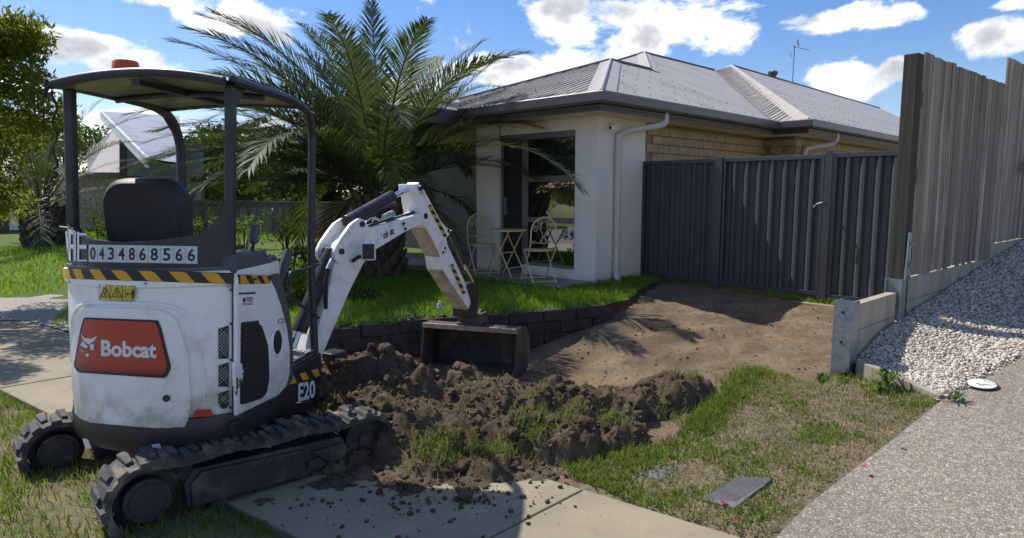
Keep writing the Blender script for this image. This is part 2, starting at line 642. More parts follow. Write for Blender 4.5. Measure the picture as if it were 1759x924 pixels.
M['scuff'] = mat('rust_scuff', (.11, .065, .04), (.06, .04, .028), 30, .8)
M['white'] = mat('white_plastic', (.78, .78, .77), None, 5, .4)
M['patio'] = mat('patio_slab', (.34, .30, .245), (.28, .25, .205), 3, .85, bscale=50, bstr=.2, bdist=.003)

# ------------------------------------------------------------------ ground
def zD(s):
    return .30 + .119 * (np.clip(s, -5, 13) - 5.16)


def drive_edge(s):
    return np.interp(s, [0, 2.0, 2.7, 3.2, 3.87, 4.5, 4.95, 5.4, 6.1, 8, 14, 40], [-1.05, -1.08, -1.14, -1.12, -1.03, -.95, -.90, -.80, -.62, -.1, 1.5, 8])


def path_back(q):
    return 2.72 + .151 * (q + 1.7)


LAWN = [(3.45, -6.12), (4.35, -5.52), (5.1, -5.08), (5.84, -4.70), (6.25, -4.55), (6.75, -4.62), (7.6, -4.95), (8.45, -5.25), (8.45, -5.66),
        (6.75, -5.70), (6.62, -9.0), (7.2, -12.3), (2.0, -10.4), (1.62, -9.4), (1.95, -7.4), (2.35, -6.4)]   # (s, q)


def z_lawn(s, q):
    return np.interp(s, [1.5, 2.2, 4.2, 6.6, 9], [0, .02, .235, .285, .29])


def Hg(x, y):
    s, q = tosq(x, y)
    zR = np.where(s > 2.66, zD(s), .003)
    zP = np.interp(s, [2.4, 2.75, 3.4, 4.4, 5.2, 6.4, 8.3, 9], [0, -.01, -.08, -.21, -.24, -.07, .17, .2])
    w = sstep(-3.2, -2.25, q) * (1 - sstep(4.5, 6.0, s))
    w = np.maximum(w, sstep(-1.72, -1.6, q))
    z = zP * (1 - w) + zR * w
    w2 = sstep(-2.4, -4.7, q) * sstep(4.9, 7.2, s)
    z = z * (1 - w2) + .235 * w2
    wl = sstep(-6.3, -7.4, q)
    z = z * (1 - wl) + np.minimum(z_lawn(s, q), .27) * wl
    z = np.where(inpoly(s, q, LAWN), np.minimum(z, z_lawn(s, q) - .09), z)
    fr = sstep(-.02, .06, q - np.where(s > 5.0, -1.56, drive_edge(s)))
    z = z - fr * .06 * (s > 2.7)
    z = np.where((s > 9) & (q < -1.6), np.maximum(z, .2) - .02, z)
    return z


def soil_mask(x, y):
    s, q = tosq(x, y)
    k = sstep(2.5, 2.85, s) * sstep(-1.92, -2.22, q - .07 * np.sin(s * 2.3)) * sstep(-6.6, -6.0, q + (s - 3.6) * -.0) * (s < 8.8)
    # churned strip round the machine
    d = np.abs((x + 2.35) * .5 + (y - 3.9) * .86)
    k = np.maximum(k, .62 * sstep(1.0, .2, np.hypot((x + 2.2) * .7, y - 3.9)))
    k = np.maximum(k, sstep(1.3, .5, np.hypot(x + .9, (y - 4.0) * 1.2)))
    return k


def axis(lo, hi, step, far):
    a = list(np.arange(lo, hi + 1e-6, step))
    r = step
    x = hi
    while x < far:
        r *= 1.28; x += r; a.append(x)
    r = step; x = lo
    while x > -far:
        r *= 1.28; x -= r; a.insert(0, x)
    return np.array(a)


def grid_obj(name, xs, ys, zf, m, attrs=None, keep=None):
    X, Y = np.meshgrid(xs, ys)
    Zz = zf(X, Y)
    v = np.stack([X.ravel(), Y.ravel(), Zz.ravel()], 1)
    nx, ny = len(xs), len(ys)
    i = np.arange(nx - 1)[None, :] + np.arange(ny - 1)[:, None] * nx
    q = np.stack([i, i + 1, i + nx + 1, i + nx], -1).reshape(-1, 4)
    if keep is not None:
        c = v[q].mean(1)
        q = q[keep(c[:, 0], c[:, 1])]
    return np_obj(name, v, q, m, smooth=True, attr={k: f(X, Y).ravel() for k, f in (attrs or {}).items()})


def ground_z(x, y):
    z = Hg(x, y)
    k = soil_mask(x, y)
    near = sstep(30, 12, np.hypot(x, y))
    tr = (fbm(x, y, 3.0, 5, .55, 3) - .5) * .055 + (fbm(x, y, 16, 3, .5, 9) - .5) * .035
    # scrape marks left by the bucket
    s, q = tosq(x, y)
    tr = tr + .012 * np.sin((q * .8 - s * .6) * 14 + 4 * fbm(x, y, 1.5, 3, .5, 5)) * sstep(4.5, 6, s)
    z = z + k * tr * near + (1 - k) * (fbm(x, y, 5, 3, .5, 21) - .5) * .03 * near
    z = z - .03 * (1 - near) + np.where(near <= 0, .03, 0)
    z = np.where(s < -.3, np.minimum(z, -.15), z)
    # keep the ground below the paths
    pb = path_back(q)
    onp = (s < pb + .02) & (s > pb - 1.27) & (q < -1.0)
    z = np.where(onp, np.minimum(z, -.04), z)
    return z


xs = axis(-4.6, 5.2, .036, 900); ys = axis(2.3, 9.6, .036, 900)
g = grid_obj('ground', xs, ys, ground_z, M['ground'], {'soil': soil_mask, 'dry': lambda x, y: sstep(-2.9, -2.2, tosq(x, y)[1]) * (tosq(x, y)[0] > 2.6) * (x > 0) + .75 * (tosq(x, y)[0] < 2.6) * sstep(7.5, 4.0, y)})
tag(g, kind='structure')

# unseen street and kerb behind the camera, added to bounce sun into shade
sheet_pts = [SQ(-.4, 30, -.06), SQ(-.4, -40, -.06), SQ(-8.5, -40, -.06), SQ(-8.5, 30, -.06)]
tag(mesh_obj('road', sheet_pts, [(0, 1, 2, 3)], mat('worn_asphalt', (.17, .165, .155), (.13, .127, .12), 3, .9, bscale=120, bstr=.4, bdist=.006), recalc=False), kind='structure')
tag(MB().extr([SQ(-.4, 30, -.2), SQ(-.4, -40, -.2), SQ(-.1, -40, -.2), SQ(-.1, 30, -.2)], (0, 0, .22)).build('kerb', M['conc'], bevel=.03), kind='structure')

# footpath slabs
fp = mesh_obj('footpath', [SQ(path_back(q) + d, q, z) for q in (-1.03, -34) for d in (-1.21, -.01) for z in (-.09, -.012)], [(0, 1, 3, 2), (4, 6, 7, 5), (0, 4, 5, 1), (2, 3, 7, 6), (0, 2, 6, 4), (1, 5, 7, 3)], M['conc'])
tag(fp, kind='structure')
qs = [-1.03, -2.09, -3.6, -5.1, -6.6, -8.1, -9.6, -11.1, -12.6, -14.1, -15.6, -17.1, -20, -23, -26, -30, -34]
for a, b in zip(qs[:-1], qs[1:]):
    a -= .006; b += .006
    pts = [SQ(path_back(a) - 1.22, a, -.1), SQ(path_back(a), a, -.1), SQ(path_back(b), b, -.1), SQ(path_back(b) - 1.22, b, -.1)]
    MB().extr(pts, (0, 0, .114 + random.uniform(-.003, .003))).build('slab', M['conc'], fp, bevel=.008)

# right-hand exposed-aggregate driveway
ss = np.concatenate([np.arange(.2, 7, .08), np.arange(7, 40, .6)])
qq = np.concatenate([np.linspace(0, 1, 14) ** 1.5])
v = []
for s in ss:
    e = float(drive_edge(s))
    for k in qq:
        q = e + k * 12
        v.append(SQ(s, q, float(zD(s)) + .012 if s > 2.66 else .012 + max(0, float(zD(s)))))
n = len(qq)
f = [(i * n + j, i * n + j + 1, (i + 1) * n + j + 1, (i + 1) * n + j) for i in range(len(ss) - 1) for j in range(n - 1)]
# edge skirt
k0 = len(v)
for i in range(len(ss)): v.append(v[i * n] - Z * .12)
f += [(i * n, (i + 1) * n, k0 + i + 1, k0 + i) for i in range(len(ss) - 1)]
tag(mesh_obj('driveway', v, f, M['agg'], smooth=40, recalc=False), kind='structure')

# left driveway of the house, far lawn, road-side
def sheet(name, pts, m, kind='structure'):
    o = mesh_obj(name, pts, [tuple(range(len(pts)))], m, recalc=False)
    return tag(o, kind=kind)


def sqpoly(pts, z): return [SQ(s, q, z) for s, q in pts]


sheet('house_driveway', [G(-300, 512, .02), G(-300, 560, .02), G(42, 549, .02), G(140, 575, .02), G(350, 510, .03), G(430, 448, .06), G(560, 432, .08), G(560, 416, .08), G(440, 422, .06), G(250, 470, .04), G(108, 502, .02), G(50, 511, .02)], M['agg2'])
sheet('neighbour_driveway', [P(-200, 412, 23), P(-200, 440, 19), P(20, 432, 19.5), P(45, 424, 21), P(40, 414, 24)], M['agg2'])

# raised lawn
xs = np.arange(-7.5, 3.5, .06); ys = np.arange(4.0, 14.5, .06)
lawn = grid_obj('lawn', xs, ys, lambda x, y: z_lawn(*tosq(x, y)) + (fbm(x, y, 3, 3, .5, 4) - .5) * .05, M['ground'],
                {'soil': lambda x, y: np.zeros_like(x), 'dry': lambda x, y: np.zeros_like(x)}, keep=lambda x, y: inpoly(*tosq(x, y), LAWN))
tag(lawn, kind='structure')
# earth face under the lawn edge
mb = MB()
for i in range(len(LAWN)):
    (s0, q0), (s1, q1) = LAWN[i], LAWN[(i + 1) % len(LAWN)]
    nn = max(2, int(math.hypot(s1 - s0, q1 - q0) / .12))
    for k in range(nn):
        a = [s0 + (s1 - s0) * (k + e) / nn for e in (0, 1)]; b = [q0 + (q1 - q0) * (k + e) / nn for e in (0, 1)]
        z0, z1 = (float(z_lawn(np.float64(a[e]), 0)) for e in (0, 1))
        mb.add([SQ(a[0], b[0], z0 - .012), SQ(a[1], b[1], z1 - .012), SQ(a[1], b[1], -.45), SQ(a[0], b[0], -.45)], [(0, 1, 2, 3)])
tag(mb.build('lawn_bank', M['soil'], recalc=False), kind='structure')

# block retaining wall below the lawn
wl = [(3.1, -6.42), (3.45, -6.20), (4.35, -5.60), (5.1, -5.15), (5.86, -4.77), (6.3, -4.62)]
bw = empty('retaining_wall', SQ(4.6, -5.45, -.3), 'low dark block retaining wall below the lawn behind the bucket', 'wall')
def walk(pl, d):
    for (a, b) in zip(pl[:-1], pl[1:]):
        L = math.hypot(b[0] - a[0], b[1] - a[1])
        if d <= L or b is pl[-1]:
            return (a[0] + (b[0] - a[0]) * d / L, a[1] + (b[1] - a[1]) * d / L), ((b[0] - a[0]) / L, (b[1] - a[1]) / L)
        d -= L
L = sum(math.hypot(b[0] - a[0], b[1] - a[1]) for a, b in zip(wl[:-1], wl[1:]))
for c in range(4):
    d = .2 * (c % 2)
    while d < L:
        ln = min(.395, L - d)
        if ln > .1:
            (s0, q0), (ts, tq) = walk(wl, d + ln / 2)
            t3 = U * ts + V * tq
            ztop = float(z_lawn(np.float64(s0), 0)) - .0
            zc = ztop - .065 - c * .135
            MB().box(SQ(s0, q0, zc) + Vector((random.uniform(-.008, .008), random.uniform(-.008, .008), 0)), (ln - .005, .2, .130), (t3, Z.cross(t3), Z)).build('block', M['block'], bw, bevel=.012)
        d += .4

# patio slab
tag(MB().extr(sqpoly([(6.72, -5.72), (7.42, -5.72), (7.42, -8.15), (9.2, -8.15), (9.2, -9.9), (6.62, -9.9)], .0), (0, 0, .315)).build('patio', M['patio'], bevel=.01), kind='structure')
tag(MB().extr(sqpoly([(6.66, -5.68), (6.72, -5.68), (6.60, -9.9), (6.54, -9.9)], .1), (0, 0, .222)).build('patio_edge', M['concpale'], bevel=.008), kind='structure')

# concrete strip under the gates
tag(MB().extr(sqpoly([(8.40, -4.4), (8.48, -4.4), (8.48, -1.7), (8.40, -1.7)], .0), (0, 0, .205)).build('gate_threshold', M['conc'], bevel=.012), kind='structure')

# ------------------------------------------------------------------ main house
house = empty('house', SQ(9, -7, .3), 'single storey brick house with light grey hipped metal roof behind the steel gates', 'house')
C1 = SQ(7.43, -5.68)      # front right corner
ZF, ZS = .25, 2.63        # floor and soffit
WT = .22


def hp(a, b, z=0.0):
    """a along +u (back), b along -v (left) from the corner"""
    return C1 + U * a - V * b + Z * z


def wallbox(mb, a0, a1, b0, b1, z0, z1):
    return mb.extr([hp(a0, b0, z0), hp(a1, b0, z0), hp(a1, b1, z0), hp(a0, b1, z0)], (0, 0, z1 - z0))


wf = MB()
wallbox(wf, 0, WT, 0, .39, .1, ZS)                 # corner pier
wallbox(wf, 0, WT, .39, 1.45, .1, .45)             # under window
wallbox(wf, 0, WT, .39, 1.92, 2.47, ZS)            # head
wallbox(wf, 0.002, WT, 1.97, 2.5, .1, ZS)          # pale strip
wallbox(wf, WT, 1.19, 0, WT, .1, ZS)               # right return up to gate
wallbox(wf, WT, 2.0, 2.28, 2.5, .1, ZS)            # recess return
wf.build('rendered_wall', M['render'], house)
dw = MB()
wallbox(dw, 2.0, 2.2, 2.3, 9, .1, ZS)
dw.build('recess_wall', M['doorgrey'], house)
MB().extr([hp(1.98, 2.75, .3), hp(1.98, 3.6, .3), hp(1.98, 3.6, 2.35), hp(1.98, 2.75, 2.35)], U * .015).build('entry_door', M['dark'], house)
# brick side wall beyond the gate
bwall = MB()
wallbox(bwall, 1.19, 5.35, .012, WT, .1, ZS - .015)
wallbox(bwall, 5.35, 5.57, -.6 + .012, WT, .1, ZS - .015)
wallbox(bwall, 5.57, 20, -.6 + .012, -.4, .1, ZS - .015)
bwo = bwall.build('brick_side_wall', M['mortar'], house)
bm_ = MB().box((0, 0, 0), (.30, .05, .118)); brick_me = None


def brick(p, along, out, ln=.30):
    global brick_me
    if brick_me is None or ln != .30:
        o = MB().box((0, 0, 0), (ln, .05, .118)).build('brick', M['brick'], None, bevel=.005, bseg=1)
        if ln == .30: brick_me = o.data
    else:
        o = bpy.data.objects.new('brick', brick_me); COL.objects.link(o)
    o.matrix_world = Matrix.Translation(p) @ Matrix((along, out, Z)).transposed().to_4x4()
    o.parent = bwo
    return o


for c in range(7):
    z = 1.72 + c * .132
    a = 1.22 + (.155 if c % 2 else 0) + .15
    while a < 5.3:
        brick(hp(a, .008, z), U, V); a += .311
    for k in range(2):
        if k * .3 + (.15 if c % 2 else 0) < .45: brick(hp(5.342, -.14 - k * .31 - (.1 if c % 2 else 0), z), V, -U, .2 if c % 2 else .30)
    a = 5.5 + (.155 if c % 2 else 0)
    while a < 9.5:
        brick(hp(a, -.592, z), U, V); a += .311

# front window and door
def frame_rect(mb, b0, b1, z0, z1, w=.05, a0=.05, a1=.11):
    for (x0, x1, y0, y1) in ((b0, b1, z0, z0 + w), (b0, b1, z1 - w, z1), (b0, b0 + w, z0 + w, z1 - w), (b1 - w, b1, z0 + w, z1 - w)):
        wallbox(mb, a0, a1, x0, x1, y0, y1)


win = empty('window', hp(.1, .9, .45)); win.parent = house; win.matrix_parent_inverse = Matrix.Translation(-house.location)
def sub(mb, name, m, parent, **kw):
    o = mesh_obj(name, mb.v, mb.f, m, None, **kw)
    o.parent = parent
    # parent chain: house empty -> window empty
    o.matrix_parent_inverse = Matrix.Translation(-Vector(parent.location))
    return o
fr = MB(); frame_rect(fr, .39, 1.45, .45, 2.47)
wallbox(fr, .052, .108, .44, 1.40, 1.74, 1.83); wallbox(fr, .052, .108, .44, 1.40, 1.12, 1.20)
sub(fr, 'window_frame', M['alu'], win, bevel=.006)
for z0, z1 in ((.5, 1.12), (1.2, 1.74), (1.83, 2.42)):
    g_ = MB(); wallbox(g_, .075, .085, .44, 1.40, z0, z1); sub(g_, 'pane', M['glass'], win)
hd = MB(); wallbox(hd, .0, .06, .39, 1.92, 2.38, 2.472); sub(hd, 'window_head', M['alu'], win)
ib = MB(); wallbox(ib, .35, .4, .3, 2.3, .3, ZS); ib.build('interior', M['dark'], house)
dr = MB(); frame_rect(dr, 1.45, 1.97, .3, 2.47, .05, .05, .11)
dr.build('door_frame', M['alu'], house, bevel=.006)
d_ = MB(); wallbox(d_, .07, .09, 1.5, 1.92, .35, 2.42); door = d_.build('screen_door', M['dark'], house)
h_ = MB(); wallbox(h_, .035, .07, 1.84, 1.88, 1.22, 1.5); h_.build('door_handle', M['alu'], door)

# soffits, fascia, gutter
EF, ES = .52, .44          # overhangs front and side
E1 = hp(-EF, -ES)
sf = MB()
sf.extr([hp(-EF + .02, -ES + .02, ZS), hp(5.1, -ES + .02, ZS), hp(5.1, .1, ZS), hp(.1, .1, ZS), hp(.1, 8, ZS), hp(-EF + .02, 8, ZS)], (0, 0, .03))
sf.extr([hp(4.78, -ES - .58, ZS + .001), hp(20, -ES - .58, ZS + .001), hp(20, .1, ZS + .001), hp(4.78, .1, ZS + .001)], (0, 0, .03))
sf.extr([hp(-1.35, 2.5, ZS + .002), hp(2.1, 2.5, ZS + .002), hp(2.1, 7.4, ZS + .002), hp(-1.35, 7.4, ZS + .002)], (0, 0, .03))
sf.build('soffit', M['soffit'], house)
WA = 4.75                  # where the side wing starts (a of inner gutter corner)
path_g = [hp(-EF, 2.2), hp(-EF, -ES), hp(WA, -ES), hp(WA, -ES - .61), hp(20, -ES - .61)]
path_g = [Vector(p) for p in path_g]


def eave_run(mb, prof):
    rings = []
    for i, p in enumerate(path_g):
        if i == 0: d0 = d1 = (path_g[1] - p).normalized()
        elif i == len(path_g) - 1: d0 = d1 = (p - path_g[i - 1]).normalized()
        else: d0 = (p - path_g[i - 1]).normalized(); d1 = (path_g[i + 1] - p).normalized()
        n0 = Vector((d0.y, -d0.x, 0)); n1 = Vector((d1.y, -d1.x, 0))
        # outward = right of walking direction (front left -> corner -> back)
        nn = (n0 + n1); nn = nn / max(.4, nn.length_squared / 2)
        rings.append([p + nn * o + Z * z for o, z in prof])
    return mb.loft(rings)


eave_run(MB(), [(0.0, 2.72), (.10, 2.71), (.125, 2.74), (.13, 2.845), (.115, 2.86), (.105, 2.855), (.10, 2.78), (0.0, 2.78)]).build('gutter', M['fascia'], house)
eave_run(MB(), [(-.02, 2.628), (.015, 2.628), (.022, 2.66), (.015, 2.67), (.022, 2.70), (.012, 2.75), (-.02, 2.75)]).build('fascia_board', M['fasciadark'], house)

# roof
ZE = 2.845
e1 = E1 + Z * ZE
apex1 = P(1049, 104, 13.1)
e0 = e1 - V * 5.0
nr = (U).cross(apex1 - e1).normalized()
if nr.z < 0: nr = -nr
r1 = onplane(1116, 120, apex1, Vector((0, 0, 1)))
r1 = apex1 + U * (r1 - apex1).dot(U)
a2 = onplane(1107, 91, e1, nr)
ridge2 = a2 + U * 5.6
vend = e1 + U * 5.27
w0 = vend
w1 = w0 + V * .61
nw = nr
apex3 = onplane(1256, 112.5, w1, nw)
j3 = onplane(1227, 121, e1, nr)
L2 = Vector((a2.x - 3.2, a2.y + .1, a2.z - .92))


def roof(name, pts, m):
    return mesh_obj(name, pts, [tuple(range(len(pts)))], m, house, recalc=False)


roof('roof_sheet', [e1, apex1, e0], M['roof_front'])
roof('roof_sheet', [e1, vend, j3, a2, r1, apex1], M['roof_right'])
roof('roof_sheet', [a2, L2, r1 - U * .6 - Z * .3, r1], M['roof_front'])
roof('roof_sheet', [w0, w1, apex3, j3], M['roof_front'])
far3 = apex3 + U * 16
roof('roof_sheet', [w1, w1 + U * 16, far3, apex3], M['roof_right'])
back = [apex1 - V * 6 + U * 3 - Z * 2, e0 + U * 16, far3 - V * 8 - Z * 3, far3, apex3, j3, a2, L2]
roof('roof_back', [far3, apex3, apex3 - V * 6 - Z * 2.6, far3 - V * 6 - Z * 2.6], M['roof_right'])
roof('roof_back', [a2, j3, j3 - V * 6 - Z * 2.6, a2 - V * 6 - Z * 2.6], M['roof_right'])
roof('roof_back', [apex1, r1, r1 - V * 3.6 - Z * 1.5, e0 + U * .2], M['roof_right'])
# left wing that comes forward
i0 = hp(-EF, 2.36, ZE)
roof('roof_sheet', [i0, i0 - U * 1.0, i0 - U * .05 - V * 2.0 + Z * .62, i0 - V * 2.0 + U * 2.0 + Z * .62], M['roof_right'])
roof('roof_sheet', [i0 - U * 1.0, i0 - U * 1.0 - V * 5.2, i0 - U * .05 - V * 3.4 + Z * .62, i0 - U * .05 - V * 2.0 + Z * .62], M['roof_front'])
lw = MB(); lw.extr([i0 + V * .06 - Z * .22, i0 + V * .06 - U * 1.0 - Z * .22, i0 + V * .06 - U * 1.0, i0 + V * .06], -V * .08); lw.build('gutter', M['fascia'], house)


def cap(p0, p1, n0, n1, w=.17):
    """folded ridge / hip capping: two flaps and a roll"""
    d = (p1 - p0).normalized()
    s0 = d.cross(n0).normalized() * w; s1 = n1.cross(d).normalized() * w
    up = (n0 + n1).normalized() * .02
    mb = MB()
    mb.add([p0 + up, p1 + up, p1 + up + s0, p0 + up + s0], [(0, 1, 2, 3)])
    mb.add([p0 + up, p1 + up, p1 + up + s1, p0 + up + s1], [(0, 1, 2, 3)])
    mb.cyl(p0 + up * 1.2, p1 + up * 1.2, .028, n=8)
    mb.build('hip_capping', M['flash'], house, recalc=False)


def nrm(a, b, c):
    n = (b - a).cross(c - a).normalized()
    return n if n.z > 0 else -n


nf = nrm(e1, apex1, e0)
def flap_caps(p0, p1, planes, w=.2):
    d = (p1 - p0).normalized(); mb = MB()
    up = sum(planes, Vector()).normalized() * .022
    for n_, sgn in zip(planes, (1, -1)):
        s_ = (d.cross(n_).normalized() * w) * sgn
        mb.add([p0 + up, p1 + up, p1 + n_ * .012 + s_, p0 + n_ * .012 + s_], [(0, 1, 2, 3)])
    mb.cyl(p0 + up * 1.1, p1 + up * 1.1, .026, n=8)
    mb.build('hip_capping', M['flash'], house, recalc=False)


# the sign puts each flap on its own side
def hip(p0, p1, na, ca, nb, cb, w=.2):
    d = (p1 - p0).normalized(); mb = MB()
    up = (na + nb).normalized() * .022
    mid = (p0 + p1) / 2
    for n_, c_ in ((na, ca), (nb, cb)):
        s_ = d.cross(n_).normalized() * w
        if s_.dot(c_ - mid) < 0: s_ = -s_
        mb.add([p0 + up, p1 + up, p1 + n_ * .014 + s_, p0 + n_ * .014 + s_], [(0, 1, 2, 3)])
    mb.cyl(p0 + up * 1.1, p1 + up * 1.1, .026, n=8)
    mb.build('hip_capping', M['flash'], house, recalc=False)


hip(e1, apex1, nf, e0, nr, vend)
hip(r1, a2, nrm(a2, L2, r1), L2, nr, vend)
nw0 = nrm(w0, w1, apex3)
hip(w1, apex3, nw0, w0, nr, w1 + U * 16)
for a_, b_ in ((apex1, r1), (a2, j3), (apex3, far3), (e0, apex1), (L2, a2)):
    MB().tube([a_ + Z * .015, b_ + Z * .015], .035, 8).build('ridge_capping', M['fascia'], house)
vl = MB()
for k_ in (-.09, .09):
    pass
dv = (j3 - w0).normalized(); sdv = dv.cross(nr).normalized()
vl.add([w0 + sdv * .12 + nr * .012, j3 + sdv * .12 + nr * .012, j3 - sdv * .05 + nr * .02, w0 - sdv * .05 + nr * .02], [(0, 1, 2, 3)])
vl.build('valley_flashing', M['flash'], house, recalc=False)
# standing ribs on the front slopes
rb = MB()
amax = (apex1 - e1).dot(U)
for k_ in range(1, 26):
    b_ = k_ * .19
    p0_ = e1 - V * b_
    fr_ = (b_ / 2.5) if b_ < 2.5 else (5 - b_) / 2.5
    if fr_ <= .02: continue
    up_ = (apex1 - (e1 - V * 2.5)).normalized()
    ln_ = (apex1 - (e1 - V * 2.5)).length * fr_
    rb.box(p0_ + up_ * ln_ / 2 + nf * .012, (ln_, .022, .014), (up_, V, nf))
for k_ in range(0, 44):
    t_ = k_ / 44
    pa_ = w0.lerp(j3, t_); d_ = (U + Z * ((apex3 - w1).z / max(.1, (apex3 - w1).dot(U)))).normalized()
    hipd = (apex3 - w1)
    # meet the hip line in plan along U
    best = None
    for m_ in range(80):
        h_ = w1 + hipd * (m_ / 80)
        e_ = abs((h_ - pa_).dot(V))
        if best is None or e_ < best[0]: best = (e_, h_)
    pb_ = best[1]
    if (pb_ - pa_).length > .05 and (pb_ - pa_).length < 2.5:
        dv_ = (pb_ - pa_).normalized()
        rb.box((pa_ + pb_) / 2 + nw0 * .010, ((pb_ - pa_).length, .018, .014), (dv_, nw0.cross(dv_).normalized(), nw0))
ro_ = rb.build('roof_rib', M['flash'], house, recalc=False); ro_['kind'] = 'stuff'
# roofing screws
mb = MB()
def screws(o, da, db, na, nb, stepa, stepb, test, n_):
    for i in range(na):
        for j in range(nb):
            p = o + da * (i * stepa + random.uniform(-.03, .03)) + db * (j * stepb)
            if test(p):
                c = p + n_ * .02
                mb.box(c, (.014, .014, .012), (da, db, n_))
up_r = nr.cross(U).normalized(); up_r = up_r if up_r.z > 0 else -up_r
screws(e1 + up_r * .3, U, up_r, 28, 7, .19 * 2, .55, lambda p: (p - e1).dot(U) > (p - e1).dot(-V) * 1.5 + .35 and (p - e1).dot(U) < 5.1 - (p - e1).dot(-V) * .2 and p.z < a2.z - .1 and not ((p - apex1).dot(U) < 1.2 and p.z > apex1.z - .1), nr)
screws(w1 + up_r * .3 + U * .6, U, up_r, 40, 5, .38, .55, lambda p: (p - w1).dot(U) > (p - w1).dot(-V) * 1.0 + .5 and p.z < apex3.z - .1, nr)
up_f = nf.cross(V).normalized(); up_f = up_f if up_f.z > 0 else -up_f
screws(e1 - V * .4 + up_f * .3, -V, up_f, 12, 6, .38, .6, lambda p: (p - e1).dot(-V) > (p - e1).dot(U) * .68 + .3, nf)
so = mb.build('roof_screw', M['fasciadark'], house, recalc=False); so['kind'] = 'stuff'

# downpipes
def pipe(name, pts, r, parent, m=None):
    return MB().tube(curve_pts(pts, 5), r, 12).build(name, m or M['pvc'], parent, smooth=50)


g0 = hp(1.02, -ES + .0)
dp = pipe('downpipe', [g0 + Z * 2.72, g0 + Z * 2.60, hp(.95, -ES + .05, 2.54), hp(.62, -.16, 2.47), hp(.46, -.07, 2.40), hp(.42, -.06, 2.3), hp(.42, -.06, 1.4), hp(.42, -.06, .5), hp(.42, -.06, .42), hp(.36, -.14, .27)], .047, house)
for z_ in (2.15, .62):
    MB().box(hp(.42, -.03, z_), (.13, .03, .025), (U, V, Z)).build('bracket', M['pvc'], dp)
pd = hp(6.2, -ES - .6)
pipe('downpipe', [pd + Z * 2.72, pd + Z * 2.58, pd - U * .05 + V * -.08 + Z * 2.5, hp(5.75, -.72, 2.42), hp(5.62, -.67, 2.3), hp(5.6, -.66, 1.6)], .047, house)
sc_ = MB(); sc_.cyl(hp(.28, -.02, 2.53), hp(.28, -.1, 2.5), .03, n=12); sc_.box(hp(.2, -.12, 2.47), (.12, .06, .06), (U, V, Z))
sco = sc_.build('security_camera', M['white'], house, bevel=.006)
MB().cyl(hp(.135, -.12, 2.47), hp(.132, -.12, 2.47), .022, n=12).build('lens', M['dark'], sco)

# roof vent, aerial with bird
_k = 4.0
for _i in range(40):
    _q = apex3 + U * _k; _px = 879.5 + FPX * _q.x / (_q.y * math.cos(PITCH) - (_q.z - CH) * math.sin(PITCH)); _k += (1327 - _px) * .004
vt_ = apex3 + U * _k + Z * .17
rv = empty('roof_vent', vt_ - Z * .3, 'dark ribbed turbine ventilator on the far roof ridge', 'vent')
vb = MB(); vb.cyl(vt_ - Z * .5, vt_ - Z * .08, .12, n=16); vb.build('vent_neck', M['fasciadark'], rv)
vb = MB()
for i in range(14):
    t_ = 2 * math.pi * i / 14
    c_ = Vector((math.cos(t_), math.sin(t_), 0)); tg = Vector((-math.sin(t_), math.cos(t_), 0))
    pts = [vt_ + c_ * r_ + Z * z_ for r_, z_ in ((.12, -.1), (.16, -.03), (.165, .02), (.13, .06), (.04, .075))]
    for a_, b_ in zip(pts[:-1], pts[1:]):
        vb.add([a_ - tg * .028, a_ + tg * .02 + c_ * .012, b_ + tg * .02 + c_ * .012, b_ - tg * .028], [(0, 1, 2, 3)])
vb.cyl(vt_ - Z * .09, vt_ + Z * .05, .11, n=14); vb.build('vent_fins', M['fasciadark'], rv, recalc=False)
AY = (apex3 + U * (_k + 1.1)).y - .2
at = P(1361, 142, AY); tp = P(1365, 78, AY)
ae = empty('aerial', at, 'thin television aerial mast on the far roof ridge', 'aerial')
MB().cyl(at - Z * .3, tp, .022, n=8).build('mast', M['galv'], ae)
ab = MB(); q0, q1 = P(1362, 80, AY), P(1390, 86, AY - .2); ab.cyl(q0, q1, .012, n=6)
for k in range(9):
    c_ = q0.lerp(q1, k / 8); ab.cyl(c_ - U * .14 - Z * 0, c_ + U * .14, .005, n=5)
ab.build('boom_elements', M['galv'], ae)
MB().tube(curve_pts([P(1360, 98, AY), P(1357, 92, AY), P(1360, 90, AY)], 4), .01, 5).build('cable', M['dark'], ae)
bp = P(1371, 75, AY - .03)
bd = MB()
rings = []
for x_, r_, z_ in ((-.13, .006, -.03), (-.08, .02, -.015), (-.02, .045, .01), (.04, .048, .04), (.075, .03, .075), (.10, .03, .10), (.125, .012, .10), (.15, .002, .095)):
    ringc = bp + Vector((x_ * -.4, 0, 0)) + Z * (z_ + x_ * .5)
    rings.append([ringc + Vector((0, math.cos(t) * r_, math.sin(t) * r_)) for t in np.linspace(0, 2 * math.pi, 9)[:-1]])
bird = bd.loft(rings).cyl(bp + Z * -.03, bp - Z * .06, .004, n=5).build('bird', mat('bird_grey', (.12, .1, .09)), None, smooth=60)
tag(bird, 'small brown grey bird perched on the aerial mast', 'bird')

# ------------------------------------------------------------------ steel gates
GL0 = SQ(8.58, -5.46)
gates = empty('steel_gates', SQ(8.58, -3.6, .25), 'charcoal corrugated steel fence panel and double gates between house and timber fence', 'gate')
GZ0, GZ1 = .30, 2.06


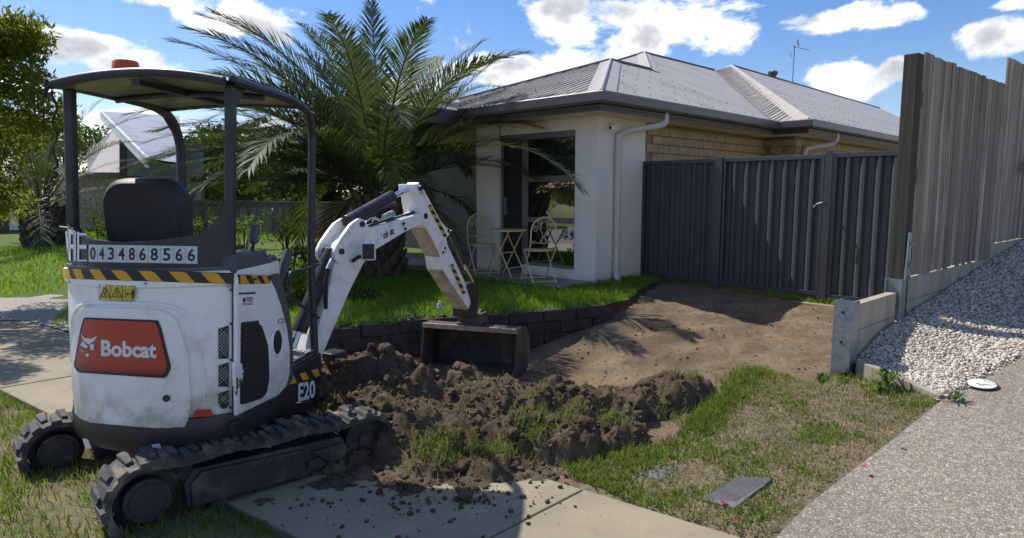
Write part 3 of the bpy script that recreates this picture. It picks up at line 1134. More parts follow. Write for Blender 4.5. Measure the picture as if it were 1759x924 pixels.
def steel_panel(q0, q1, z0, z1, name):
    mb = MB()
    s_ = 8.58
    prof = []
    q = q0; pitch = .172
    while q < q1 - .001:
        for dq, da in ((0, .020), (.062, .020), (.115, -.026), (.145, -.026)):
            if q + dq < q1: prof.append((q + dq, da))
        q += pitch
    prof.append((q1, .020))
    zs = (z0, z1)
    v = [SQ(s_ + a, q, z) for z in zs for q, a in prof]; n = len(prof)
    f = [(i, i + 1, n + i + 1, n + i) for i in range(n - 1)]
    mb.add(v, f)
    return mb.build(name, M['steel'], gates, recalc=False)


def bar(mb, q0, q1, z0, z1, a0=-.03, a1=.03):
    return mb.extr([SQ(8.58 + a0, q0, z0), SQ(8.58 + a1, q0, z0), SQ(8.58 + a1, q1, z0), SQ(8.58 + a0, q1, z0)], (0, 0, z1 - z0))


def leaf(q0, q1, z0, z1, name):
    pnl = steel_panel(q0 + .035, q1 - .035, z0 + .03, z1 - .03, name)
    for nm, args in (('top_rail', (q0, q1, z1 - .055, z1)), ('bottom_rail', (q0, q1, z0, z0 + .05)), ('stile', (q0, q0 + .04, z0 + .05, z1 - .055)), ('stile', (q1 - .04, q1, z0 + .05, z1 - .055))):
        bar(MB(), *args).build(nm, M['steelframe'], pnl, bevel=.004)
    return pnl


leaf(-5.665, -4.48, .30, 2.045, 'fence_panel')
bar(MB(), -4.475, -4.37, .1, 2.075, -.05, .05).build('gate_post', M['steelframe'], gates, bevel=.006)
leaf(-4.365, -3.03, .29, 2.05, 'gate_leaf')
bar(MB(), -3.02, -2.93, .24, 2.10, -.045, .035).build('meeting_stile', M['steelframe'], gates, bevel=.005)
leaf(-2.92, -1.5, .27, 2.06, 'gate_leaf')
gh = MB(); gh.cyl(SQ(8.53, -3.0, 1.46), SQ(8.46, -3.0, 1.46), .012, n=8); gh.tube([SQ(8.46, -3.0, 1.46), SQ(8.455, -3.06, 1.44), SQ(8.46, -3.10, 1.40)], .012, 8)
gh.build('latch', M['galv'], gates)

# ------------------------------------------------------------------ concrete sleeper wall and timber fence, right
FU = Vector((.755, .656, 0)).normalized(); FN = Vector((FU.y, -FU.x, 0))
P1 = Vector((2.47, 4.78, 0)); P2 = P1 + Vector((3.17 - 2.47, 5.42 - 4.78, 0)) * 1.0
su = (P2 - P1).normalized(); sn = Vector((su.y, -su.x, 0))


def hpost(mb, p, z0, z1, d=su, n=sn, w=.10, dp=.10):
    mb.box(p + Z * (z0 + z1) / 2, (.012, dp, z1 - z0), (d, n, Z))
    mb.box(p + n * (dp / 2) + Z * (z0 + z1) / 2, (w, .010, z1 - z0), (d, n, Z))
    mb.box(p - n * (dp / 2) + Z * (z0 + z1) / 2, (w, .010, z1 - z0), (d, n, Z))


rw = empty('sleeper_wall', P1 + Z * .2, 'pale concrete sleeper retaining wall with galvanised posts at the gravel edge', 'wall')
a_ = MB(); hpost(a_, P1, .05, .80, w=.13, dp=.12); a_.box(P1 - su * .068 + Z * .425, (.012, .13, .75), (su, sn, Z)); a_.build('steel_post', M['galv'], rw)
for z_ in (.72, .50): MB().cyl(P1 - su * .073 + Z * z_, P1 - su * .078 + Z * z_, .012, n=8).build('bolt_hole', M['dark'], rw)
LL = (P2 - P1).length
for k, z_ in enumerate((.665, .463, .261)):
    MB().box((P1 + P2) / 2 + Z * (z_ + .0), (LL - .05, .075, .198), (su, sn, Z)).build('sleeper', M['sleeper'], rw, bevel=.006)
a_ = MB(); hpost(a_, P2 + su * .06, .1, .87, w=.12, dp=.12)
a_.extr([P2 - sn * -.07 + su * .02 + Z * .86, P2 + sn * .07 + su * .14 + Z * .86, P2 + sn * .07 + su * .105 + Z * 1.26, P2 + sn * .07 + su * .055 + Z * 1.26], sn * .012)
a_.build('steel_post', M['galv'], rw)
for z_, r_ in ((1.17, .016), (.99, .02), (.885, .014)):
    MB().cyl(P2 + su * .08 + sn * .075 + Z * z_, P2 + su * .08 + sn * .105 + Z * z_, r_, n=6).build('bolt', M['galv'], rw)
q0 = P2 + FU * .14
runs = [(0, 2.55, .865), (2.55, 5.2, 1.02), (5.2, 7.8, 1.3)]
for (d0, d1, zt) in runs:
    for k in range(3):
        MB().box(q0 + FU * ((d0 + d1) / 2) + Z * (zt - .1 - k * .201), (d1 - d0 - .012, .075, .198), (FU, FN, Z)).build('sleeper', M['sleeper'], rw, bevel=.006)

tf = empty('timber_fence', q0 + Z * .8, 'tall weathered grey timber paling fence rising along the gravel', 'fence')
ptop = P(1575, 92, 5.46).z
post_mats = M['postwood']
MB().box(q0 - FU * .02 + FN * .0 + Z * (ptop + .35) / 2, (.13, .11, ptop - .35), (FU, FN, Z)).build('post', post_mats, tf, bevel=.006)
for dd, zz in ((2.62, ptop + .02), (5.25, ptop + .35)):
    MB().box(q0 + FU * dd - FN * .075 + Z * (zz + .6) / 2, (.12, .10, zz - .6), (FU, FN, Z)).build('post', post_mats, tf, bevel=.006)
random.seed(5)
pal_me = []
for (d0, d1, zb, zt) in ((.175, 2.68, .875, ptop + .03), (2.68, 5.3, 1.03, ptop + .32), (5.3, 7.9, 1.3, ptop + .6)):
    for zr in (zb + .25, (zb + zt) / 2, zt - .3):
        MB().box(q0 + FU * ((d0 + d1) / 2 - .03) - FN * .035 + Z * zr, (d1 - d0, .04, .08), (FU, FN, Z)).build('rail', M['postwood'], tf)
    d = d0; k = 0
    while d < d1 - .02:
        w = random.uniform(.085, .105)
        lay = (k % 2) * .003
        tw = random.uniform(-.004, .004)
        ax = (FU * math.cos(tw * 6) + FN * tw * 2).normalized()
        o = MB().box(q0 + FU * (d + w / 2) + FN * (.012 + lay + random.uniform(0, .006)) + Z * ((zb + zt) / 2 + random.uniform(-.004, .008)), (w - .002, .015, zt - zb + random.uniform(-.01, .02)), (FU, FN, Z)).build('paling', M['paling'], tf)
        d += w - .001; k += 1
# small bird feeder hanging at the picture edge of the fence
pt = q0 + FU * 3.62 + FN * .16
pzc = P(1757, 285, 1.0)
dd_ = ray(1757, 285); tt = (pt.y) / dd_.y
hz = CH + dd_.z * tt
hpz = empty('hanging_pot', pt + Z * (hz - .12), 'small dark green pot hung on the timber fence at the picture edge', 'pot')
MB().loft([[pt + Vector((math.cos(t) * r_, math.sin(t) * r_, 0)) + Z * (hz + z_) for t in np.linspace(0, 2 * math.pi, 13)[:-1]] for r_, z_ in ((.05, -.1), (.075, -.02), (.08, .03), (.084, .035))]).build('pot', mat('pot_green', (.03, .06, .035), None, 5, .5), hpz)
MB().box(pt - FN * .1 + Z * hz, (.05, .06, .1), (FU, FN, Z)).build('hook', M['galv'], hpz)
fl = MB()
for i in range(10):
    t_ = random.uniform(0, 6.28); c_ = pt + Vector((math.cos(t_) * .04, math.sin(t_) * .04, hz + .05 + random.uniform(0, .03)))
    fl.cyl(c_, c_ + Vector((math.cos(t_) * .02, math.sin(t_) * .02, .012)), .004, .02, n=6)
fl.build('flowers', mat('orange_petal', (.5, .2, .02)), hpz)

# edging board, drain, manhole, pit lid
b0 = P1 + Vector((.07, -.07, 0)); b1 = SQ(4.86, -.92)
z0b, z1b = .36, .285
dirb = Vector((b1.x - b0.x, b1.y - b0.y, z1b - z0b)); lb = dirb.length; dirb = dirb.normalized()
nb = Z.cross(dirb).normalized()
tag(MB().box((b0 + b1) / 2 + Z * ((z0b + z1b) / 2 - .045), (lb, .055, .12), (dirb, nb, dirb.cross(nb))).build('edging_board', M['edging'], None, bevel=.006), 'weathered timber edging board lying between gravel and dry grass', 'board')
mp = G(1453, 645, .26)
dpp = MB(); dpp.tube([mp + Vector((.08, .1, .01)), mp + Vector((0, 0, .015)), mp + Vector((-.03, -.05, .0))], .042, 14, caps=False)
tag(dpp.build('drain_pipe', mat('black_drain_pipe', (.012, .012, .013), None, 8, .5), None, smooth=50), 'short black corrugated drain pipe end beside the galvanised post', 'pipe')
mc = SQ(5.2, -.765); mc.z = float(zD(5.2)) + .014
mup = (Z - U * .119).normalized()
mh = empty('inspection_cover', mc, 'round white inspection cover with dark rim set in the aggregate driveway', 'cover')
MB().cyl(mc, mc + mup * .014, .092, n=36).build('rim', M['dark'], mh)
MB().cyl(mc + mup * .003, mc + mup * .018, .083, n=36).build('lid', mat('scuffed_white_lid', (.74, .74, .73), (.66, .66, .64), 6, .55, dirt=(.25, .23, .2), dscale=9, damt=.6), mh, bevel=.004)
for a_, l_ in ((.5, .04), (1.9, .05), (3.4, .035), (-.6, .045)):
    c_ = mc + mup * .0185 + Vector((math.cos(a_ * 2), math.sin(a_ * 2), -.0)) * .035
    MB().box(c_, (l_, .006, .002), (Vector((math.cos(a_), math.sin(a_), 0)), Vector((-math.sin(a_), math.cos(a_), 0)), Z)).build('lid_slot', M['dark'], mh)
pl = [G(1204, 848, .075), G(1268, 820, .075), G(1327, 826, .08), G(1262, 866, .07)]
pl = [Vector((p_.x, p_.y, float(zD(tosq(p_.x, p_.y)[0])) - .004)) for p_ in pl]
pit = MB().extr(pl, (0, 0, .016)).build('service_pit_lid', mat('grey_pit_lid', (.15, .15, .152), (.11, .11, .112), 12, .8, bscale=180, bstr=.5, bdist=.004, dirt=(.2, .16, .11), damt=.5, dscale=8), None, bevel=.004)
tag(pit, 'flat grey service pit lid in the patchy grass strip', 'lid')
stud = MB()
pu_, pv_ = (pl[2] - pl[1]), (pl[0] - pl[1])
for i in range(20):
    for j in range(22):
        c_ = pl[1] + pu_ * ((i + 1) / 21) + pv_ * ((j + 1) / 23) + Z * .0165
        stud.box(c_, (.006, .005, .003), ((pu_.normalized()), (pv_.normalized()), Z))
so = stud.build('tread_stud', pit.data.materials[0], pit, recalc=False); so['kind'] = 'stuff'
pl2 = [G(1098, 812, .05), G(1130, 800, .05), G(1168, 806, .05), G(1135, 822, .05)]
pl2 = [Vector((p_.x, p_.y, float(Hg(np.float64(p_.x), np.float64(p_.y))) - .012)) for p_ in pl2]
tag(MB().extr(pl2, (0, 0, .014)).build('half_buried_lid', pit.data.materials[0], None, bevel=.004), 'small grey lid half buried under crumbs of soil near the path', 'lid')

# ------------------------------------------------------------------ excavator
SL = Vector((-1.838, 3.88, 0))
ex = empty('excavator', SL, 'white and black compact excavator with open canopy on rubber tracks', 'excavator')
HU = R(83.0)
UF = Vector((math.cos(HU), math.sin(HU), 0)); UL = Vector((-UF.y, UF.x, 0)); URt = -UL


def up(X, Y, z): return SL + UF * X + UL * (Y - .075 * max(0.0, z - 1.42)) + Z * z     # canopy leans a little to the right


M['body'] = mat('white_machine_paint', (.84, .84, .83), (.81, .81, .80), 3, .30, .42, coat=.2, dirt=(.50, .455, .385), dscale=7, damt=.42, dlow=(.42, .72))
M['boomw'] = mat('white_boom_paint', (.84, .84, .83), (.80, .80, .79), 4, .32, .45, coat=.15, dirt=(.42, .37, .30), dscale=9, damt=.45)
M['armdirt'] = mat('soil_caked_paint', (.52, .48, .41), (.40, .34, .27), 8, .7, dirt=(.22, .155, .10), dscale=7, damt=.85)
M['trim'] = mat('charcoal_trim', (.085, .088, .095), (.07, .073, .08), 6, .45, .58)
M['black'] = mat('black_machine_paint', (.022, .023, .028), (.018, .019, .023), 5, .32, .5, dirt=(.09, .075, .06), dscale=5, damt=.3)
M['tube'] = mat('canopy_tube_paint', (.03, .031, .037), (.024, .025, .03), 6, .35, .5)
M['rubber'] = mat('track_rubber', (.058, .056, .055), (.043, .041, .041), 9, .7, .85, dirt=(.22, .17, .125), dscale=7, damt=.85)
M['frameblk'] = mat('dusty_track_frame', (.034, .034, .036), (.026, .026, .028), 7, .55, .7, dirt=(.13, .105, .08), dscale=6, damt=.75)
M['chrome'] = mat('chromed_rod', (.75, .77, .80), (.7, .72, .76), 4, .12, metal=1.0)
M['yellow'] = mat('hazard_yellow', (.72, .36, .02), (.66, .32, .015), 8, .45, dirt=(.2, .13, .05), damt=.2)
M['hblack'] = mat('hazard_black', (.018, .018, .018), None, 8, .45)
M['stkyel'] = mat('sticker_yellow', (.58, .46, .05), None, 6, .5)
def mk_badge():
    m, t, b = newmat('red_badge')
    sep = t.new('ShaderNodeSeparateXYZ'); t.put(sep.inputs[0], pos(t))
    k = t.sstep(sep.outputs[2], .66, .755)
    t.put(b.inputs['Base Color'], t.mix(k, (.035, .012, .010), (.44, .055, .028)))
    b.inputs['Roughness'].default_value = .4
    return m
M['badge'] = mk_badge()
M['ltr'] = mat('white_lettering', (.74, .75, .76), None, 6, .5)
M['plate'] = mat('number_tile', (.56, .60, .63), (.52, .56, .6), 12, .4)
M['refl'] = mat('red_reflector', (.5, .03, .03), None, 40, .25)
M['vinyl'] = mat('black_vinyl', (.018, .018, .02), (.024, .024, .026), 5, .5, .6, bscale=240, bstr=.2, bdist=.002)
M['bucket'] = mat('worn_bucket_steel', (.07, .061, .056), (.045, .04, .037), 6, .55, .75, metal=.2, dirt=(.20, .145, .095), dscale=5, damt=.75)
M['worn'] = mat('scraped_steel', (.36, .33, .31), (.22, .19, .17), 12, .4, .6, metal=.7)
M['hose'] = mat('hydraulic_hose', (.014, .014, .015), None, 8, .55)
M['grillem'] = mat('grille_wire', (.42, .43, .44), None, 8, .4)
M['beacon'] = mat('orange_beacon_lens', (.72, .10, .015), (.6, .07, .01), 8, .18)
M['canopyunder'] = mat('canopy_underside', (.24, .225, .175), (.12, .115, .10), 4, .25, .45, stretch=(1, 5, 1))

# tail surface: cylinder round the slew axis
def tailpt(px, py, rad):
    d = ray(px, py); o = Vector((0, 0, CH))
    ox, oy = o.x - SL.x, o.y - SL.y
    A = d.x ** 2 + d.y ** 2; B_ = 2 * (ox * d.x + oy * d.y); C_ = ox ** 2 + oy ** 2 - rad ** 2
    disc = B_ * B_ - 4 * A * C_
    t = (-B_ - math.sqrt(max(disc, 0))) / (2 * A)
    p = o + d * t
    if disc < 0:      # outside the silhouette: nearest tangent point
        v = Vector((p.x - SL.x, p.y - SL.y, 0)).normalized() * rad
        p = Vector((SL.x + v.x, SL.y + v.y, p.z))
    return p


def rad_off(p, off):
    v = Vector((p.x - SL.x, p.y - SL.y, 0)); return p + v.normalized() * off


HW = .485


def sidept(px, py, off=0.0):
    return onplane(px, py, up(0, -HW - off, 0), UL)


def scan_cols(poly, n):
    xs_ = [p[0] for p in poly]; x0, x1 = min(xs_), max(xs_)
    out = []
    for k in range(n + 1):
        x = x0 + (x1 - x0) * min(max(k / n, .002), .998)
        ys_ = []
        for i in range(len(poly)):
            a, b = poly[i], poly[(i + 1) % len(poly)]
            if (a[0] - x) * (b[0] - x) <= 0 and a[0] != b[0]:
                ys_.append(a[1] + (b[1] - a[1]) * (x - a[0]) / (b[0] - a[0]))
        out.append((x, min(ys_), max(ys_)))
    return out


def scan_patch(poly, n, f_out, f_in, rows=3):
    """solid patch from a convex pixel outline, outer face f_out(px,py), inner f_in"""
    cols = scan_cols(poly, n); mb = MB(); v = []
    for fn in (f_out, f_in):
        for (x, y0, y1) in cols:
            for r in range(rows + 1): v.append(fn(x, y0 + (y1 - y0) * r / rows))
    m = rows + 1; N = len(cols); f = []
    for s in (0, 1):
        for i in range(N - 1):
            for r in range(rows):
                a = s * N * m + i * m + r
                f.append((a, a + m, a + m + 1, a + 1) if s == 0 else (a, a + 1, a + m + 1, a + m))
    o = N * m
    for i in range(N - 1):
        f.append((i * m, o + i * m, o + (i + 1) * m, (i + 1) * m))
        f.append((i * m + rows, (i + 1) * m + rows, o + (i + 1) * m + rows, o + i * m + rows))
    for r in range(rows):
        f.append((r, r + 1, o + r + 1, o + r)); e = (N - 1) * m
        f.append((e + r, o + e + r, o + e + r + 1, e + r + 1))
    return mb.add(v, f)


RT = .675
def tail_patch(poly, n, off, m, name, parent, rad=RT, thick=.006, **kw):
    mb = scan_patch(poly, n, lambda x, y: rad_off(tailpt(x, y, rad), off), lambda x, y: rad_off(tailpt(x, y, rad), off - thick))
    return mb.build(name, m, parent, **kw)


def side_patch(poly, off, m, name, parent, thick=.006, **kw):
    pts = [sidept(x, y, off) for x, y in poly]
    return MB().extr(pts, UL * thick).build(name, m, parent, **kw)


def quad_map(quad, fn):
    """quad px corners: tl, tr, br, bl ; maps unit (u,v up) -> 3-D"""
    tl, tr, br, bl = quad
    def g(u, v):
        x = (tl[0] * (1 - u) + tr[0] * u) * v + (bl[0] * (1 - u) + br[0] * u) * (1 - v)
        y = (tl[1] * (1 - u) + tr[1] * u) * v + (bl[1] * (1 - u) + br[1] * u) * (1 - v)
        return fn(x, y)
    return g


def text_patch(s, quad, fn, m, name, parent, keep=None):
    v, f = TX[s]
    g = quad_map(quad, fn)
    pts = [g(a, b) for a, b in v]
    return mesh_obj(name, pts, f, m, parent, recalc=False)


# --- undercarriage ---
UCH = R(42.0)
CF = Vector((math.cos(UCH), math.sin(UCH), 0)); CL = Vector((-CF.y, CF.x, 0))
UC = Vector((-1.72, 3.82, -.03))
def uc(X, Y, z): return UC + CF * X + CL * Y + Z * z


def loop_profile(xr, rr, xf, rf, n=56):
    """closed track line: rear circle (xr,rr) front circle (xf,rf), both resting on z=0"""
    pts = []
    ang = math.asin((rr - rf) / math.hypot(xf - xr, rr - rf))
    for k in range(13):
        t = math.pi / 2 + math.pi * k / 12; pts.append((xr + rr * math.cos(t), rr + rr * math.sin(t)))
    for k in range(1, 14): pts.append((xr + (xf - xr) * k / 14, 0))
    for k in range(13):
        t = -math.pi / 2 + math.pi * k / 12; pts.append((xf + rf * math.cos(t), rf + rf * math.sin(t)))
    for k in range(1, 14):
        a = k / 14; pts.append((xf + (xr - xf) * a, 2 * rf + (2 * rr - 2 * rf) * a - .018 * math.sin(math.pi * a * 3) ** 2))
    return pts


def resample(pts, n):
    P_ = np.array(pts + [pts[0]]); d = np.r_[0, np.cumsum(np.hypot(*np.diff(P_, axis=0).T))]
    t = np.linspace(0, d[-1], n + 1)[:-1]
    return np.stack([np.interp(t, d, P_[:, 0]), np.interp(t, d, P_[:, 1])], 1)


TW = .235
def make_track(ysign, yc):
    root = empty('track', uc(0, yc, 0)); root.parent = ex; root.matrix_parent_inverse = Matrix.Translation(-SL)
    def bld(mb, name, m, **kw):
        o = mesh_obj(name, mb.v, mb.f, m, None, **kw); o.parent = root; o.matrix_parent_inverse = Matrix.Translation(-Vector(root.location)); return o
    pr = loop_profile(-.58, .178, .60, .160)
    NL = 35
    c = resample(pr, NL * 4)
    n = len(c)
    tn = np.roll(c, -1, 0) - np.roll(c, 1, 0); tn /= np.hypot(*tn.T)[:, None]
    nm = np.stack([tn[:, 1], -tn[:, 0]], 1)       # outward normal (loop runs rear->bottom->front->top)
    if (nm[0] * (c[0] - np.array([0, .17]))).sum() < 0: nm = -nm
    belt = MB(); v = []; f = []
    for i in range(n):
        for off, w in ((.0, -TW / 2), (.0, TW / 2), (.026, TW / 2), (.026, -TW / 2)):
            q = c[i] - nm[i] * off
            v.append(uc(q[0], yc + w, q[1]))
    for i in range(n):
        j = (i + 1) % n
        for k in range(4): f.append((i * 4 + k, i * 4 + (k + 1) % 4, j * 4 + (k + 1) % 4, j * 4 + k))
    belt.add(v, f)
    # staggered tread lugs
    for i in range(NL):
        for half in (-1, 1):
            a = (i * 4 + (0 if half < 0 else 2)) % n
            def pt(di, w, h):
                k = int(np.floor(a + di)) % n; fr_ = (a + di) - np.floor(a + di)
                cc = c[k] * (1 - fr_) + c[(k + 1) % n] * fr_; nn = nm[k] * (1 - fr_) + nm[(k + 1) % n] * fr_
                q = cc + nn * h
                return uc(q[0], yc + w, q[1])
            w0, w1 = (-TW / 2 - .006, .035) if half < 0 else (-.035, TW / 2 + .006)
            oe, ie = (w0, w1) if half < 0 else (w1, w0)
            # outer end wide, inner end narrow: eight corners
            base = [pt(-1.25, oe, -.004), pt(1.25, oe, -.004), pt(.75, ie, -.004), pt(-.75, ie, -.004)]
            topp = [pt(-.85, oe, .020), pt(.85, oe, .020), pt(.5, ie, .018), pt(-.5, ie, .018)]
            belt.add(base + topp, [(0, 1, 2, 3), (4, 7, 6, 5), (0, 4, 5, 1), (1, 5, 6, 2), (2, 6, 7, 3), (3, 7, 4, 0)])
    bld(belt, 'belt', M['rubber'])
    # inner drive teeth
    th = MB()
    for i in range(0, n, 4):
        q = c[i] - nm[i] * .035; t_ = tn[i]
        axx = CF * t_[0] + Z * t_[1]; az_ = CF * nm[i][0] + Z * nm[i][1]
        th.box(uc(q[0], yc, q[1]), (.03, .05, .03), (axx, CL, az_))
        th.box(uc(q[0] + nm[i][0] * .01, yc - ysign * 0 + (TW / 2 - .03) * (1 if ysign < 0 else -1) * -1, q[1] + nm[i][1] * .01), (.016, .045, .02), (axx, CL, az_))
    bld(th, 'drive_teeth', M['rubber'])['kind'] = 'stuff'
    # frame
    o = -1 if ysign < 0 else 1       # outer side
    fr_ = MB()
    fr_.extr([uc(x, yc - .07, z) for x, z in ((-.40, .07), (.45, .055), (.47, .13), (.44, .225), (-.36, .262), (-.41, .20))], CL * .14)
    bld(fr_, 'track_frame', M['frameblk'], bevel=.008)
    ys_ = yc + o * .072
    pl_ = MB(); pl_.extr([uc(x, ys_, z) for x, z in ((-.38, .075), (.20, .065), (.20, .215), (-.33, .245), (-.385, .19))], CL * o * .018)
    bld(pl_, 'side_plate', M['frameblk'], bevel=.006)
    gp = MB(); gp.extr([uc(x, ys_, z) for x, z in ((.24, .19), (.44, .195), (.46, .15), (.42, .10), (.36, .095))], CL * o * .022)
    gp.extr([uc(x, ys_, z) for x, z in ((.22, .09), (.33, .09), (.29, .145), (.22, .145))], CL * o * .02)
    bld(gp, 'guard_plate', M['frameblk'], bevel=.004)
    for x, z in ((-.05, .19), (.02, .19), (.14, .195)):
        bt = MB(); bt.cyl(uc(x, ys_ + o * .015, z), uc(x, ys_ + o * .03, z), .011, n=6); bld(bt, 'bolt', M['frameblk'])
    sp = MB(); sp.cyl(uc(-.58, yc - .03, .178), uc(-.58, yc + .03, .178), .142, n=24); bld(sp, 'sprocket', M['frameblk'])
    hb = MB(); hb.cyl(uc(-.58, yc - .1, .178), uc(-.58, yc + .1, .178), .105, n=24); hb.cyl(uc(-.58, yc - .108, .178), uc(-.58, yc + .108, .178), .082, n=24)
    for k in range(8):
        t_ = k * math.pi / 4
        hb.cyl(uc(-.58 + .094 * math.cos(t_), yc - .107, .178 + .094 * math.sin(t_)), uc(-.58 + .094 * math.cos(t_), yc + .107, .178 + .094 * math.sin(t_)), .008, n=6)
    bld(hb, 'drive_motor', M['frameblk'], bevel=.004)
    idl = MB(); idl.cyl(uc(.60, yc - .045, .16), uc(.60, yc + .045, .16), .128, n=24); idl.cyl(uc(.60, yc - .06, .16), uc(.60, yc + .06, .16), .05, n=16); bld(idl, 'idler_wheel', M['frameblk'])
    for x in (-.25, -.02, .2, .38):
        rl = MB(); rl.cyl(uc(x, yc - .065, .062), uc(x, yc + .065, .062), .045, n=14); bld(rl, 'roller', M['frameblk'])


make_track(-1, -.55)
UC = UC - CF * .20 - Z * .05
make_track(1, .58)
UC = UC + CF * .20 + Z * .05
mb = MB(); mb.box(uc(.05, 0, .21), (.5, .8, .11), (CF, CL, Z)); mb.cyl(uc(.02, 0, .22), uc(.02, 0, .32), .27, n=28)
mb.build('undercarriage_frame', M['frameblk'], ex, bevel=.01)
mb = MB()
bx_ = .92
prof = [(bx_, .02), (bx_ - .03, .10), (bx_ - .035, .2), (bx_, .29), (bx_ + .012, .285), (bx_ - .022, .2), (bx_ - .017, .10), (bx_ + .015, .015)]
mb.extr([uc(x, -.58, z) for x, z in prof], CL * 1.16)
for y_ in (-.2, .2): mb.extr([uc(x, y_, z) for x, z in ((.3, .14), (.9, .10), (.9, .17), (.3, .22))], CL * .06)
mb.build('dozer_blade', M['bucket'], ex, bevel=.004)

# --- upper structure ---
def plan(rad, xf, hw, n=18, yoff=0.0):
    t1 = math.asin(min(.99, hw / rad))
    pts = [(-rad * math.cos(t), rad * math.sin(t)) for t in np.linspace(t1, -t1, n)]
    return pts + [(xf, -hw), (xf, hw)]


def ring(rad, xf, hw, z, n=18): return [up(x, y, z) for x, y in plan(rad, xf, hw, n)]


MB().loft([ring(.64, .0, .45, .262), ring(.68, .0, .478, .285), ring(.697, .0, .492, .33), ring(.697, .0, .492, .41), ring(.688, .0, .488, .45)]).build('lower_skirt', M['black'], ex, smooth=40)
body = MB().loft([ring(.655, -.02, .46, .432), ring(.672, -.02, .478, .47), ring(.680, -.02, .483, .60), ring(.678, -.02, .483, .9), ring(.668, -.02, .483, 1.11), ring(.668, -.02, .483, 1.12), ring(.682, -.02, .490, 1.13), ring(.682, -.02, .490, 1.195), ring(.66, -.02, .47, 1.205)]).build('engine_cover', M['body'], ex, smooth=40)
# front black belly under floor, step and floor
mb = MB(); mb.extr([up(x, -.485, z) for x, z in ((-.40, .29), (.50, .30), (.545, .36), (.545, .515), (.06, .515), (.02, .43), (-.40, .43))], UL * .97)
mb.build('cab_base', M['black'], ex, bevel=.012)
mb = MB(); mb.extr([up(.06, -.46, .516), up(.53, -.46, .516), up(.53, .46, .516), up(.06, .46, .516)], (0, 0, .02)); fl_o = mb.build('floor_mat', mat('ribbed_floor', (.30, .29, .27), (.24, .23, .22), 9, .6), ex, bevel=.004)
for k in range(9):
    MB().box(up(.29, -.40 + k * .035, .538), (.42, .012, .006), (UF, UL, Z)).build('tread_rib', fl_o.data.materials[0], fl_o)
# black lower side rail beside the cover
side_patch([(402, 728), (488, 672), (492, 690), (404, 748)], .012, M['black'], 'side_rail', ex, .03, bevel=.006)
# seat box behind the cover
mb = MB(); mb.extr([up(-.42, -.40, 1.2), up(-.02, -.40, 1.2), up(.02, -.40, .52), up(-.2, -.40, .45), up(-.42, -.40, .45)], UL * .80); mb.build('seat_box', M['trim'], ex, bevel=.02)

# pressed crease above the tailgate and the panel seam at the corner
cr_ = [rad_off(tailpt(x, y, .679), -.003) for x, y in ((122, 620), (123, 556), (131, 531), (152, 521), (215, 520.5), (288, 525), (318, 540), (334, 570), (346, 615), (351, 655), (351, 690))]
MB().tube(curve_pts(cr_, 5), .009, 8).build('pressed_crease', M['body'], ex, smooth=80)
sm_ = [rad_off(tailpt(399, y, .679), .001) for y in (486, 560, 640, 712)]
MB().tube(sm_, .003, 6).build('panel_seam', M['hblack'], ex)
for y_ in (498, 556, 618, 700):
    c_ = tailpt(396, y_, .679); MB().cyl(c_, rad_off(c_, .006), .006, n=8).build('panel_bolt', M['scuff'], ex)
for (x_, y_) in ((120, 484), (392, 492), (250, 487)):
    c_ = tailpt(x_, y_, .682); MB().cyl(c_, rad_off(c_, .005), .007, n=8).build('panel_bolt', M['galv'], ex)
# tailgate, badge, lettering
tg_poly = rounded([(143, 527), (276, 531), (303, 546), (327, 618), (329, 700), (318, 738), (150, 724), (132, 708), (128, 640), (136, 548)], 9, 3)
tail_patch(tg_poly, 34, .016, M['body'], 'tailgate', ex, .679, .05, smooth=40, bevel=.008)
bo = rounded([(149, 544), (276, 549), (296, 630), (288, 648), (140, 638), (134, 628)], 5, 3)
bd_o = tail_patch(bo, 30, .021, M['hblack'], 'badge_border', ex, .679, .006)
bi = rounded([(151.5, 547), (272, 552), (290, 629), (283, 643), (142, 634), (137.5, 626)], 4, 3)
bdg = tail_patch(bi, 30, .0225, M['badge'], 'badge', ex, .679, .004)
TF = lambda off, rad=.679: (lambda x, y: rad_off(tailpt(x, y, rad), off))
text_patch('Bobcat', [(180.5, 582), (272, 586), (272, 613.5), (180.5, 610)], TF(.0235), M['ltr'], 'badge_lettering', ex)
def badge_px(x, y): return (125 + x / 7.105, 530 + y / 7.105)
cat = [[(165, 275), (180, 325), (210, 352), (240, 345), (268, 360), (300, 350), (330, 335), (352, 315), (335, 355), (312, 385), (285, 402), (262, 425), (245, 420), (215, 400), (190, 385), (168, 330)],
       [(175, 388), (205, 410), (225, 432), (242, 448), (232, 470), (210, 468), (185, 460), (165, 440), (150, 448), (160, 415)],
       [(262, 430), (285, 425), (308, 415), (314, 450), (305, 470), (322, 495), (300, 490), (285, 500), (268, 475)],
       [(222, 535), (250, 535), (258, 550), (245, 575), (228, 575), (214, 560)], [(150, 490), (178, 478), (152, 498)], [(160, 512), (186, 487), (168, 520)], [(182, 525), (198, 492), (190, 528)]]
mb = MB()
for pl_ in cat:
    mb.add([TF(.0238)(*badge_px(x, y)) for x, y in pl_], [tuple(range(len(pl_)))])
mb.build('emblem', M['ltr'], ex, recalc=False)
MB().cyl(TF(.018)(288.5, 682), TF(.026)(288.5, 682), .017, n=16).build('lock', M['hblack'], ex)
# stripe band
for i in range(13):
    x0 = 98 + i * 25.8 * (.62 + .38 * min(1, (i + 2) / 9)) if False else None
edges = [(110, 116), (120, 129), (129.5, 139), (142, 151), (157, 167), (174, 187), (194, 208), (216, 232), (240, 256), (265, 281), (291, 308), (318, 336), (345, 362), (372, 388)]
